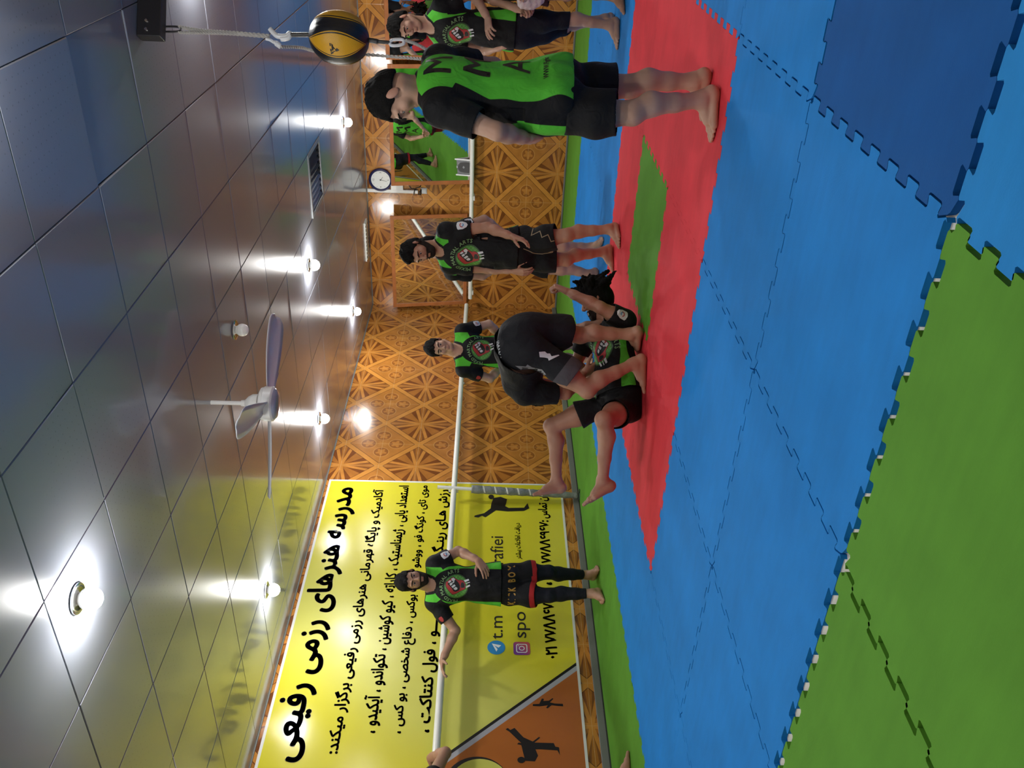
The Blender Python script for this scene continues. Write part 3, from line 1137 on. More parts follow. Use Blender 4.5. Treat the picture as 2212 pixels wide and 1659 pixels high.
plate('wall_socket', 877, 395, m_beige, 'upper beige wall socket below the white box by the clock', 'socket', 'socket')
plate('wall_socket', 915.5, 393.5, m_beige, 'lower beige wall socket beside the mirror frame', 'socket', 'socket')
plate('light_switch', 915.5, 412.5, m_grey, 'grey light switch at the foot of the white cable trunking', 'switch', 'switch')
q0, q1, q2 = on_y(881, 397, ROOM_B - .02), on_y(896, 408, ROOM_B - .05), on_y(911, 396, ROOM_B - .02)
b = MB()
pts = []
for s in np.linspace(0, 1, 24):
    p = (1 - s) ** 2 * q0 + 2 * s * (1 - s) * (q1 * 2 - (q0 + q2) / 2) + s * s * q2
    pts.append(p + np.array([.008 * math.sin(s * 20), -.006 * math.cos(s * 16) - .006, .005 * math.sin(s * 13)]))
b.tube(pts, .006, 8)
coil = [np.array([xx + .034 * math.cos(t), ROOM_B - .03 + .022 * math.sin(t), q1[2] + .03 * math.sin(t * .37) - .004 * t]) for t in np.linspace(0, 18, 70)]
b.tube(coil, .006, 8)
tag(b.build('black_cable', m_black, loc=tuple(coil[0])), 'tangled black cable tied round the white trunking end', 'cable')

# standing photograph
pl, pr_ = on_y(1000, 381, BARY), on_y(1000, 345, BARY)
pt, pb2 = on_y(970, 363, BARY), on_y(1019, 363, BARY)
pw, phh = abs(pr_[0] - pl[0]), pt[2] - pb2[2]
pc = np.array([(pl[0] + pr_[0]) / 2, BARY + .012, pb2[2]])
pic = empty('framed_photo', pc)
lean = math.radians(8)
R = np.array([[1, 0, 0], [0, math.cos(-lean), -math.sin(-lean)], [0, math.sin(-lean), math.cos(-lean)]])
P = lambda x, y, z: pc + R @ np.array([x, y, z])
b = MB()
for x_, z_, sx_, sz_ in ((0, .008, pw, .016), (0, phh - .008, pw, .016), (-pw / 2 + .008, phh / 2, .016, phh), (pw / 2 - .008, phh / 2, .016, phh)):
    b.box(P(x_, 0, z_), sx_, .012, sz_, R=R)
b.build('frame', m_wp, pic)
b = MB()
b.box(P(0, .003, phh / 2), pw - .01, .004, phh - .01, R=R)
b.build('print', mat('dark_grey_print', (0.045, 0.05, 0.055), .25), pic)


def fig(name, pts, m, y):
    v2, f = tri2(pts)
    new_obj(name, [P(x * pw, y, z * phh) - pc for x, z in v2], f, m, pic)


fig('printed_figure', [(-.3, .06), (-.33, .3), (-.27, .52), (-.1, .62), (.12, .6), (.28, .5), (.33, .28), (.28, .06)], m_black, -.0005)
fig('printed_face', [(.0 + .085 * math.cos(q), .72 + .1 * math.sin(q)) for q in np.linspace(0, 6.283, 15)[:-1]], mat('pale_grey_print', (.3, .31, .32), .3), -.001)
fig('printed_hands', [(-.08, .36), (.0, .42), (.1, .36), (.0, .31)], mat('mid_grey_print', (.2, .21, .22), .3), -.001)
tag(pic, 'small white-framed black-and-white portrait standing on the rail under the mirror', 'picture')

# ================================================================== CEILING FAN
FX, FY = -2.31, 2.66
fan = empty('ceiling_fan', (FX, FY, ROOM_H))
m_fan = mat('fan_enamel', (0.62, 0.63, 0.66), 0.25)
m_fan_w = mat('fan_white', (0.78, 0.78, 0.77), 0.3)
b = MB()
b.tube([(FX, FY, ROOM_H), (FX, FY, 2.43)], .0125, 14)
smooth_by_angle(b.build('down_rod', m_fan_w, fan))
b = MB()
b.lathe((FX, FY, 0), [(.0, 2.478), (.018, 2.478), (.02, 2.455), (.042, 2.435), (.056, 2.41), (.058, 2.375), (.0, 2.375)], n=32)
smooth_by_angle(b.build('canopy', m_fan_w, fan))
b = MB()
b.lathe((FX, FY, 0), [(.0, 2.362), (.085, 2.362), (.098, 2.355), (.101, 2.338), (.106, 2.334), (.106, 2.287), (.100, 2.280), (.094, 2.277)], n=48)
smooth_by_angle(b.build('motor_housing', m_fan_w, fan))
b = MB()
b.lathe((FX, FY, 0), [(.095, 2.278), (.085, 2.266), (.05, 2.258), (.0, 2.255)], n=40)
b.build('bottom_cap', mat('fan_cap', (0.36, 0.38, 0.46), 0.2), fan, smooth=True)
ZB = 2.325
for pxy, cv_ in (((600, 655), 1), ((487, 968), 1), ((588, 1044), 1)):
    tip = on_z(*pxy, ZB)
    d = unit(np.array([tip[0] - FX, tip[1] - FY, 0]))
    L = 0.60
    n_ = np.array([-d[1], d[0], 0])
    up = np.array([0, 0, 1.0])
    vs, fs = [], []
    NS, NW = 22, 7
    for i in range(NS):
        s = i / (NS - 1)
        r = .085 + s * (L - .085)
        wdt = .040 + .058 * math.sin(min(1, s * 1.25) * math.pi / 2) 
        if s > .86:
            wdt *= math.sqrt(max(0, 1 - ((s - .86) / .145) ** 2)) * .8 + .2
        sweep = .05 * s * s
        pitch = -math.radians(20 - 7 * s)
        for k in range(NW):
            t_ = (k / (NW - 1) - .5) * 2
            q = np.array([FX, FY, ZB]) + d * r + n_ * (sweep + t_ * wdt * math.cos(pitch)) + up * (t_ * wdt * math.sin(pitch) - .012 * (t_ * t_) + .02 * s)
            vs.append(q)
    for i in range(NS - 1):
        for k in range(NW - 1):
            fs.append((i * NW + k, (i + 1) * NW + k, (i + 1) * NW + k + 1, i * NW + k + 1))
    bo = new_obj('blade', np.array(vs) - origin_of(fan), fs, m_fan, fan, smooth=True)
    so = bo.modifiers.new('thick', 'SOLIDIFY')
    so.thickness = .005
tag(fan, 'white three-bladed ceiling fan on a short rod', 'fan')

# ================================================================== CEILING VENTS
xa, xb = TX + VI * TS, TX + (VI + 1) * TS
ya, yb = TY + VJ * TS, TY + (VJ + 1) * TS
vent = empty('ceiling_vent', ((xa + xb) / 2, (ya + yb) / 2, ROOM_H))
m_shaft = mat('vent_shaft', (0.02, 0.02, 0.024), .7)
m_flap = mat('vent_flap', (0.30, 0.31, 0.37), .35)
b = MB()
cx_, cy2 = (xa + xb) / 2, (ya + yb) / 2
for x_, y_, sx_, sy_ in ((cx_, ya + .02, TS - .004, .04), (cx_, yb - .02, TS - .004, .04), (xa + .02, cy2, .04, TS - .08), (xb - .02, cy2, .04, TS - .08)):
    b.box((x_, y_, ROOM_H + .004), sx_, sy_, .024, .003)
b.build('frame', mat('vent_frame', (.26, .27, .28), .3), vent)
b = MB()
b.box((cx_, cy2, ROOM_H + .105), TS - .02, TS - .02, .004)
for x_, y_, sx_, sy_ in ((cx_, ya + .012, TS - .02, .004), (cx_, yb - .012, TS - .02, .004), (xa + .012, cy2, .004, TS - .02), (xb - .012, cy2, .004, TS - .02)):
    b.box((x_, y_, ROOM_H + .055), sx_, sy_, .1)
b.build('shaft', m_shaft, vent)
for k in range(9):
    x_ = xa + .07 + k * .058
    b = MB()
    R = np.array([[math.cos(.7), 0, math.sin(.7)], [0, 1, 0], [-math.sin(.7), 0, math.cos(.7)]])
    b.box((x_, cy2, ROOM_H + .02), .004, TS - .09, .05, R=R)
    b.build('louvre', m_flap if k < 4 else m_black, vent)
tag(vent, 'square ceiling vent with dark louvres and a pale frame', 'vent')

q = [on_z(788, 478, ROOM_H), on_z(793, 558, ROOM_H)]
x0, x1 = sorted((q[0][0], q[1][0]))
gy = (q[0][1] + q[1][1]) / 2
gr = empty('ceiling_grille', ((x0 + x1) / 2, gy, ROOM_H))
b = MB()
b.box(((x0 + x1) / 2, gy, ROOM_H - .006), x1 - x0, .19, .016, .004)
b.build('frame', m_white, gr)
for k in range(10):
    b = MB()
    b.box((x0 + (x1 - x0) * (k + .5) / 10, gy, ROOM_H - .017), .012, .15, .008, .002)
    b.build('slat', m_white, gr)
tag(gr, 'narrow white ribbed ceiling grille against the back wall', 'vent')

# ================================================================== DOUBLE-END BALL
DB = 4.25
m_blk_l = mat('black_leather', (0.010, 0.011, 0.015), .32, bump=.2, bscale=300)
m_yel_l = mat('yellow_leather', (0.62, 0.33, 0.012), .35, bump=.2, bscale=300)
m_rope = mat('white_cord', (0.60, 0.58, 0.55), .8, bump=.8, bscale=400)
m_hookp = mat('white_hook_plastic', (0.75, 0.77, 0.80), .3)
m_steel = mat('black_steel', (0.014, 0.014, 0.018), .35)
q = W(331, 84, 4.17)
beam = empty('ceiling_beam', (q[0], q[1], ROOM_H))
b = MB()
ex, ey = np.array([.8473, .5313, 0]), np.array([-.5313, .8473, 0])
R = np.stack([ex, ey, [0, 0, 1]], 1)
qc = np.array([q[0], q[1], ROOM_H - .055]) + ex * .46
b.box(qc, .92, .07, .11, .004, R)
b.build('bar', m_steel, beam)
b = MB()
for t_ in (.03, .07):
    b.tube([np.array([q[0], q[1], ROOM_H - .045]) + ex * t_ - ey * .035, np.array([q[0], q[1], ROOM_H - .045]) + ex * t_ - ey * .043], .007, 6)
b.build('bolt', m_chrome, beam)
tag(beam, 'black steel beam under the ceiling from which the ball hangs', 'bracket')


def chain(pts, n=20):
    """smooth path through points (Catmull-Rom)"""
    P_ = [np.asarray(p, float) for p in pts]
    P_ = [2 * P_[0] - P_[1]] + P_ + [2 * P_[-1] - P_[-2]]
    out = []
    for i in range(1, len(P_) - 2):
        for s in np.linspace(0, 1, n, endpoint=False):
            a0, a1, a2, a3 = P_[i - 1:i + 3]
            out.append(.5 * (2 * a1 + (a2 - a0) * s + (2 * a0 - 5 * a1 + 4 * a2 - a3) * s * s + (3 * a1 - a0 - 3 * a2 + a3) * s ** 3))
    out.append(P_[-2])
    return out


ball = empty('double_end_ball', W(730, 78, DB))
top, bot = W(668, 74, DB), W(797, 90, DB)
ax = unit(top - bot)
cc = (top + bot) / 2
hl = np.linalg.norm(top - bot) / 2
camd = unit(CAM - cc)
e1 = unit(camd - ax * (camd @ ax))
e2 = np.cross(ax, e1)
rs = .1225
NSEG, NR = 96, 40
# six gores, black and yellow alternating; the front one is yellow
vs, fs, fm = [], [], []
for i in range(NR + 1):
    t_ = math.pi * i / NR
    for k in range(NSEG):
        a_ = 2 * math.pi * k / NSEG
        rr = rs * math.sin(t_) ** .92
        seam = abs(((a_ / (2 * math.pi) * 6 + .5) % 1) - .5)
        rr *= 1 - .03 * math.exp(-((.5 - seam) / .05) ** 2)
        vs.append(cc + ax * hl * math.cos(t_) + rr * (math.cos(a_) * e1 + math.sin(a_) * e2))
for i in range(NR):
    for k in range(NSEG):
        fs.append((i * NSEG + k, i * NSEG + (k + 1) % NSEG, (i + 1) * NSEG + (k + 1) % NSEG, (i + 1) * NSEG + k))
bo = new_obj('ball', np.array(vs) - origin_of(ball), fs, m_blk_l, ball, smooth=True)
bpts = np.array(vs)


def gore(name, a0, half, m, lift, u0=.13, u1=.90):
    vs, fs = [], []
    n, w_ = 30, 12
    for i in range(n + 1):
        s = u0 + (u1 - u0) * i / n
        t_ = math.pi * s
        prof = math.sin(math.pi * i / n) ** .8
        for k in range(w_ + 1):
            a_ = a0 + half * prof * (k / w_ - .5) * 2
            rr = rs * math.sin(t_) ** .92 + lift
            vs.append(cc + ax * (hl + lift) * math.cos(t_) + rr * (math.cos(a_) * e1 + math.sin(a_) * e2))
    for i in range(n):
        for k in range(w_):
            o_ = i * (w_ + 1) + k
            fs.append((o_, o_ + 1, o_ + w_ + 2, o_ + w_ + 1))
    return new_obj(name, np.array(vs) - origin_of(ball), fs, m, ball, smooth=True)


sg = 1 if (e2 @ V_RT) > 0 else -1
for k in range(4):
    a0 = -sg * .28 + k * math.pi / 2
    gore('yellow_trim', a0, .52, m_yel_l, .0006)
    gore('black_panel', a0, .47, m_blk_l, .0012, .15, .88)
    gore('yellow_panel', a0, .42, m_yel_l, .0018, .165, .865)
# maker's triangle on the front panel
a0 = -sg * .28


def on_ball(u, v):
    """u: sideways, v: along the axis, metres from the middle of the front panel"""
    t_ = math.acos(max(-1, min(1, v / hl)))
    a_ = a0 + sg * u / rs
    rr = rs * math.sin(t_) ** .92 + .0032
    return cc + ax * hl * math.cos(t_) + rr * (math.cos(a_) * e1 + math.sin(a_) * e2)


def logo(polys):
    b = MB()
    for p in polys:
        q_ = [on_ball(*xy) for xy in p]
        b.add(q_, [tuple(range(len(q_)))])
    return b.build('triangle_logo', m_ink, ball)


lg = .00052
P_ = lambda x, y: ((344 - y) * lg * -1 * -1, (1330 - x) * lg)
logo([[P_(1290, 330), P_(1300, 330), P_(1312, 405), P_(1297, 405)],
      [P_(1305, 330), P_(1378, 382), P_(1360, 396), P_(1330, 372), P_(1322, 395), P_(1312, 390)],
      [P_(1298, 415), P_(1366, 376), P_(1379, 384), P_(1302, 433)]])
# cords, straps and hooks
b = MB()
strap_t = [W(627, 75, DB), W(650, 75, DB), W(672, 75, DB)]
b.tube(chain(strap_t, 6), .011, 10)
strap_b = [W(794, 86, DB), W(818, 90, DB), W(842, 92, DB)]
b.tube(chain(strap_b, 6), [.012] * 6 + [.009] * 7, 10)
b.build('strap', m_blk_l, ball)
tag(ball, 'black and yellow leather double-end punching ball hanging on cords', 'punching ball')

cordo = empty('hanging_cord', W(380, 62, DB))
b = MB()
h0 = np.array(W(352, 63, 4.2))
for s in (-1, 1):
    off = V_RT * .012 * s
    b.tube(chain([W(346, 63, DB) + off, W(380, 63, DB) + off, W(392, 63, DB) + off * .4], 6), .005, 8)
b.build('shackle', m_steel, cordo)


def twisted(pts, r, name, parent):
    p = chain(pts, 26)
    b = MB()
    n = len(p)
    for s in (0, math.pi):
        q_ = []
        for i, c_ in enumerate(p):
            t_ = unit(p[min(i + 1, n - 1)] - p[max(i - 1, 0)])
            n1 = unit(np.cross(t_, [.3, .9, .2]))
            n2 = np.cross(t_, n1)
            a_ = i * 1.1 + s
            q_.append(c_ + r * .55 * (math.cos(a_) * n1 + math.sin(a_) * n2))
        b.tube(q_, r * .62, 7)
    return b.build(name, m_rope, parent, smooth=True)


twisted([W(386, 58, DB), W(440, 66, DB), W(500, 70, DB), W(582, 77, DB)], .0075, 'cord', cordo)
twisted([W(386, 70, DB), W(440, 71, DB), W(500, 73, DB), W(582, 80, DB + .02)], .0075, 'cord', cordo)
twisted([W(606, 101, DB), W(650, 103, DB + .12), W(690, 112, DB + .14), W(780, 117, DB + .14), W(870, 124, DB + .06), W(925, 127, DB), W(930, 115, DB), W(905, 98, DB), W(876, 87, DB)], .0075, 'loose_cord', cordo)
b = MB()
b.tube(chain([W(583, 62, DB), W(590, 70, DB), W(600, 78, DB), W(618, 78, DB), W(626, 72, DB), W(622, 82, DB), W(606, 84, DB)], 8), .012, 10)
b.tube(chain([W(574, 84, DB), W(582, 86, DB), W(592, 92, DB)], 6), .007, 10)
b.tube(chain([W(592, 91, DB), W(600, 96, DB), W(606, 101, DB)], 6), [.009] * 3 + [.013] * 6 + [.012] * 4, 12)
b.build('cord_lock', m_hookp, cordo, smooth=True)
b = MB()
b.tube(chain([W(848, 86, DB), W(842, 92, DB), W(846, 98, DB), W(862, 98, DB), W(872, 94, DB), W(870, 86, DB), W(858, 85, DB), W(848, 86, DB)], 6), .0075, 10)
b.build('hook', m_hookp, cordo, smooth=True)
tag(cordo, 'white braided cord with plastic hook and slack loop holding the ball', 'cord')

# bit of white tape on the seam and the yellow-white packet at the frame edge
p0 = on_z(1787, 3)
pk = MB()
e_ = unit(on_z(1815, 2) - on_z(1770, 1))
f_ = np.array([-e_[1], e_[0], 0])
if f_ @ V_RT < 0:
    f_ = -f_
R = np.stack([e_, f_, [0, 0, 1]], 1)
c_ = on_z(1788, 4) + f_ * .05 + np.array([0, 0, .012])
packet = empty('snack_packet', c_ - np.array([0, 0, .012]))
pk.box(c_ - e_ * .018, .035, .09, .022, .006, R)
pk.build('wrapper', mat('yellow_wrapper', (.62, .36, .04), .3), packet)
pk = MB()
pk.box(c_ + e_ * .024, .030, .085, .022, .006, R)
pk.build('white_end', m_wp, packet)
tag(packet, 'small yellow and white packet lying on the blue mats at the frame edge', 'packet')


# ================================================================== PEOPLE
# bodies and clothes are grown as smooth implicit surfaces round a posed skeleton
def smin(a, b, k):
    h = np.maximum(k - np.abs(a - b), 0.0) / k
    return np.minimum(a, b) - h * h * k * 0.25


class Shape:
    def __init__(s):
        s.p = []

    def cone(s, a, b, ra, rb=None, k=.02):
        s.p.append(('c', np.asarray(a, np.float32), np.asarray(b, np.float32), float(ra), float(ra if rb is None else rb), k))
        return s

    def ball(s, c, r, k=.02):
        return s.cone(c, np.asarray(c) + np.array([0, 0, 1e-4]), r, r, k)

    def ell(s, c, R, r, k=.02):
        """R: 3x3, columns are the axes"""
        s.p.append(('e', np.asarray(c, np.float32), np.asarray(R, np.float32), np.asarray(r, np.float32), None, k))
        return s

    def chain(s, pts, rs, k=.02):
        for i in range(len(pts) - 1):
            s.cone(pts[i], pts[i + 1], rs[i], rs[i + 1], k)
        return s

    @staticmethod
    def one(p, P):
        if p[0] == 'c':
            _, a, b, ra, rb, _k = p
            ba = b - a
            l2 = float(ba @ ba) + 1e-12
            pa = P - a
            h = np.clip(pa @ ba / l2, 0, 1)
            d = pa - h[:, None] * ba
            return np.sqrt(np.einsum('ij,ij->i', d, d)) - (ra + (rb - ra) * h)
        _, c, R, r, _n, _k = p
        q = (P - c) @ R
        k0 = np.sqrt((((q / r) ** 2).sum(1)) + 1e-12)
        k1 = np.sqrt((((q / (r * r)) ** 2).sum(1)) + 1e-12)
        return k0 * (k0 - 1.0) / k1

    def eval(s, P):
        P = np.asarray(P, np.float32)
        d = np.full(len(P), 1.0, np.float32)
        for p in s.p:
            d = smin(d, s.one(p, P), p[5])
        return d

    def bounds(s):
        lo, hi = np.full(3, 1e9), np.full(3, -1e9)
        for p in s.p:
            if p[0] == 'c':
                for q, r in ((p[1], p[3]), (p[2], p[4])):
                    lo, hi = np.minimum(lo, q - r), np.maximum(hi, q + r)
            else:
                r = float(p[3].max())
                lo, hi = np.minimum(lo, p[1] - r), np.maximum(hi, p[1] + r)
        return lo, hi


def mesh_shape(S, h=.004, post=None, pad=.02, box=None):
    """surface nets on a sparse block grid; returns verts, quads"""
    n = 12
    lo, hi = S.bounds() if box is None else box
    lo = np.asarray(lo) - pad
    hi = np.asarray(hi) + pad
    nb = np.maximum(1, np.ceil((hi - lo) / (h * n)).astype(int))
    bx = np.stack(np.meshgrid(*[np.arange(k) for k in nb], indexing='ij'), -1).reshape(-1, 3)
    org = (lo + bx * (n * h)).astype(np.float32)
    cen = org + np.float32((n - 1) * h / 2)
    dp = np.stack([S.one(p, cen) for p in S.p])
    dc = np.full(len(cen), 1.0, np.float32)
    for i, p in enumerate(S.p):
        dc = smin(dc, dp[i], p[5])
    dpost = post(cen, dc) if post else dc
    half = n * h * math.sqrt(3) / 2
    act = np.abs(dpost) < half * 1.25 + .004
    ai = np.nonzero(act)[0]
    slot = -np.ones(len(cen), int)
    slot[ai] = np.arange(len(ai))
    g = np.stack(np.meshgrid(*[np.arange(n)] * 3, indexing='ij'), -1).reshape(-1, 3).astype(np.float32) * h
    n3 = n ** 3
    val = np.full((len(ai), n3), 1.0, np.float32)
    for i, p in enumerate(S.p):
        m = np.nonzero((dp[i][ai] - dc[ai]) < 2.3 * half + p[5])[0]
        if len(m) == 0:
            continue
        P = (org[ai[m]][:, None, :] + g[None]).reshape(-1, 3)
        d = S.one(p, P).reshape(len(m), n3)
        val[m] = smin(val[m], d, p[5])
    if post:
        P = (org[ai][:, None, :] + g[None]).reshape(-1, 3)
        val = post(P, val.reshape(-1)).reshape(len(ai), n3).astype(np.float32)
    blocks = np.repeat(dpost.astype(np.float32)[:, None], n3, 1)
    blocks[ai] = val
    V = blocks.reshape(*nb, n, n, n).transpose(0, 3, 1, 4, 2, 5).reshape(nb[0] * n, nb[1] * n, nb[2] * n)
    I = V < 0
    cnt = np.zeros(tuple(np.array(V.shape) - 1), np.uint8)
    sh = V.shape
    sl = lambda o: tuple(slice(o[k], sh[k] - 1 + o[k]) for k in range(3))
    C8 = [(a, b, c) for a in (0, 1) for b in (0, 1) for c in (0, 1)]
    for o in C8:
        cnt += I[sl(o)]
    cells = np.argwhere((cnt > 0) & (cnt < 8))
    if len(cells) == 0:
        return np.zeros((0, 3)), np.zeros((0, 4), int)
    vals = np.stack([V[cells[:, 0] + o[0], cells[:, 1] + o[1], cells[:, 2] + o[2]] for o in C8], 1)
    acc = np.zeros((len(cells), 3))
    num = np.zeros(len(cells))
    for a in range(8):
        for b in range(a + 1, 8):
            df = np.array(C8[b]) - np.array(C8[a])
            if np.abs(df).sum() != 1:
                continue
            va, vb = vals[:, a], vals[:, b]
            cr = (va < 0) != (vb < 0)
            t = np.where(cr, va / np.where(va == vb, 1, va - vb), 0)
            acc += np.where(cr[:, None], np.array(C8[a]) + t[:, None] * df, 0)
            num += cr
    verts = lo + (cells + acc / num[:, None]) * h
    idx = -np.ones(cnt.shape, np.int32)
    idx[tuple(cells.T)] = np.arange(len(cells))
    quads = []
    for ax in range(3):
        s0 = [slice(None)] * 3
        s1 = [slice(None)] * 3
        s0[ax], s1[ax] = slice(0, -1), slice(1, None)
        cr = I[tuple(s0)] != I[tuple(s1)]
        e = np.argwhere(cr)
        u, w = [(1, 2), (2, 0), (0, 1)][ax]
        ok = (e[:, u] > 0) & (e[:, w] > 0) & (e[:, u] < sh[u] - 1) & (e[:, w] < sh[w] - 1)
        e = e[ok]
        if len(e) == 0:
            continue
        inside = I[tuple(e.T)]
        du = np.zeros(3, int)
        du[u] = 1
        dw = np.zeros(3, int)
        dw[w] = 1
        q = np.stack([idx[tuple((e - du - dw).T)], idx[tuple((e - dw).T)], idx[tuple(e.T)], idx[tuple((e - du).T)]], 1)
        q[~inside] = q[~inside][:, ::-1]
        quads.append(q)
    quads = np.concatenate(quads)
    quads = quads[(quads >= 0).all(1)]
    return verts, quads


def mesh_obj(name, verts, quads, mats, loc, parent=None, attrs=None, fmat=None):
    me = bpy.data.meshes.new(name)
    v = (verts - np.asarray(loc)).astype(np.float32)
    me.vertices.add(len(v))
    me.vertices.foreach_set('co', v.ravel())
    nq = len(quads)
    me.loops.add(nq * 4)
    me.loops.foreach_set('vertex_index', quads.astype(np.int32).ravel())
    me.polygons.add(nq)
    me.polygons.foreach_set('loop_start', np.arange(0, nq * 4, 4, dtype=np.int32))
    for mm in (mats if isinstance(mats, (list, tuple)) else [mats]):
        me.materials.append(mm)
    if fmat is not None:
        me.polygons.foreach_set('material_index', fmat.astype(np.int32))
    me.polygons.foreach_set('use_smooth', np.ones(nq, dtype=bool))
    for k, a in (attrs or {}).items():
        at = me.attributes.new(k, 'FLOAT', 'POINT')
        at.data.foreach_set('value', a.astype(np.float32))
    me.update(calc_edges=True)
    me.validate()
    o = bpy.data.objects.new(name, me)
    COL.objects.link(o)
    if parent is None:
        o.location = loc
    else:
        o.parent = parent
    return o


def drop_caps(S, verts, quads, cuts, h):
    """remove the flat lids that the cutting planes leave, so garments stay open at neck, cuffs and hem"""
    c = verts[quads].mean(1).astype(np.float32)
    d = S.eval(c)
    g = np.max(np.stack([f(c) for f in cuts]), 0)
    keep = ~((g > d + .0005) & (d < -h * .9))
    quads = quads[keep]
    used = np.unique(quads)
    mp = -np.ones(len(verts), int)
    mp[used] = np.arange(len(used))
    return verts[used], mp[quads]


# ------------------------------------------------------------------ skin, hair, cloth
def skin_mat(name, col):
    m = bpy.data.materials.new(name)
    m.use_nodes = True
    nt = m.node_tree
    B = NB(nt)
    bs = nt.nodes['Principled BSDF']
    tc = nt.nodes.new('ShaderNodeTexCoord')
    n = nt.nodes.new('ShaderNodeTexNoise')
    n.inputs['Scale'].default_value = 7
    n.inputs['Detail'].default_value = 5
    nt.links.new(tc.outputs['Object'], n.inputs['Vector'])
    at = nt.nodes.new('ShaderNodeAttribute')
    at.attribute_name = 'flush'
    dark = tuple(c * f for c, f in zip(col, (.86, .80, .77)))
    c = B.mix(B.step(n.outputs['Fac'], .3, .7), dark, col)
    c = B.mix(at.outputs['Fac'], c, (col[0] * .72, col[1] * .45, col[2] * .42))
    nt.links.new(c, bs.inputs['Base Color'])
    bs.inputs['Roughness'].default_value = .48
    bs.inputs['Specular IOR Level'].default_value = .4
    bs.inputs['Subsurface Weight'].default_value = .0
    n2 = nt.nodes.new('ShaderNodeTexNoise')
    n2.inputs['Scale'].default_value = 260
    nt.links.new(tc.outputs['Object'], n2.inputs['Vector'])
    bp = nt.nodes.new('ShaderNodeBump')
    bp.inputs['Strength'].default_value = .12
    bp.inputs['Distance'].default_value = .002
    nt.links.new(n2.outputs['Fac'], bp.inputs['Height'])
    nt.links.new(bp.outputs[0], bs.inputs['Normal'])
    return m


SKIN_A = skin_mat('skin_tan', (.46, .265, .180))
SKIN_B = skin_mat('skin_warm', (.44, .235, .155))
SKIN_C = skin_mat('skin_light', (.55, .34, .245))
m_hair = mat('black_hair', (.0050, .0045, .0042), .8, spec=.15, bump=.35, bscale=150)
m_beard = mat('dark_beard', (.020, .013, .010), .8, spec=.2, bump=.5, bscale=350)
m_eye = mat('eye_white', (.40, .385, .37), .25)
m_iris = mat('dark_iris', (.012, .008, .006), .1)

GREEN, CLOTH_BLACK = (.085, .47, .035), (.0065, .0068, .008)


def jersey_mat(name, a, b):
    """cloth that changes colour where the panel attribute crosses zero"""
    m = bpy.data.materials.new(name)
    m.use_nodes = True
    nt = m.node_tree
    B = NB(nt)
    bs = nt.nodes['Principled BSDF']
    at = nt.nodes.new('ShaderNodeAttribute')
    at.attribute_name = 'panel'
    k = B.step(at.outputs['Fac'], -.0008, .0008)
    nt.links.new(B.mix(k, b, a), bs.inputs['Base Color'])
    bs.inputs['Roughness'].default_value = .7
    bs.inputs['Specular IOR Level'].default_value = .2
    bs.inputs['Sheen Weight'].default_value = .02
    tc = nt.nodes.new('ShaderNodeTexCoord')
    n = nt.nodes.new('ShaderNodeTexNoise')
    n.inputs['Scale'].default_value = 14
    n.inputs['Detail'].default_value = 2
    n.inputs['Distortion'].default_value = 1.2
    nt.links.new(tc.outputs['Object'], n.inputs['Vector'])
    bp = nt.nodes.new('ShaderNodeBump')
    bp.inputs['Strength'].default_value = .35
    bp.inputs['Distance'].default_value = .02
    nt.links.new(n.outputs['Fac'], bp.inputs['Height'])
    nt.links.new(bp.outputs[0], bs.inputs['Normal'])
    return m


JERSEY = jersey_mat('green_black_jersey', GREEN, CLOTH_BLACK)
BLACKS = jersey_mat('black_cloth', CLOTH_BLACK, CLOTH_BLACK)
NAVY = jersey_mat('navy_black_leggings', (.010, .011, .018), (.010, .011, .018))
REDB = jersey_mat('black_and_red_shorts', (.40, .020, .022), CLOTH_BLACK)
REDS = jersey_mat('dark_red_shorts', (.17, .010, .016), (.30, .29, .28))
GREYS = jersey_mat('grey_and_black_shorts', (.075, .072, .078), (.011, .012, .015))
MAROON = jersey_mat('maroon_shorts', (.045, .012, .016), (.045, .012, .016))
m_gprint = mat('green_print', (.10, .34, .055), .5)
m_lgreen = mat('pale_green_print', (.20, .36, .15), .5)
m_dgreen = mat('dark_green_print', (.020, .060, .018), .5)
m_redp = mat('red_print', (.40, .028, .030), .5)
m_bprint = mat('black_cloth_print', (.010, .010, .011), .5)
m_wprint = mat('white_cloth_print', (.62, .64, .66), .5)
m_gold = mat('gold_print', (.48, .25, .035), .45)
m_greyp = mat('grey_cloth_print', (.20, .20, .21), .5)


def frame_of(fwd, up):
    f = unit(fwd)
    u = unit(np.asarray(up) - f * (np.asarray(up) @ f))
    r = np.cross(f, u)          # to the person's right
    return np.stack([r, f, u], 1)


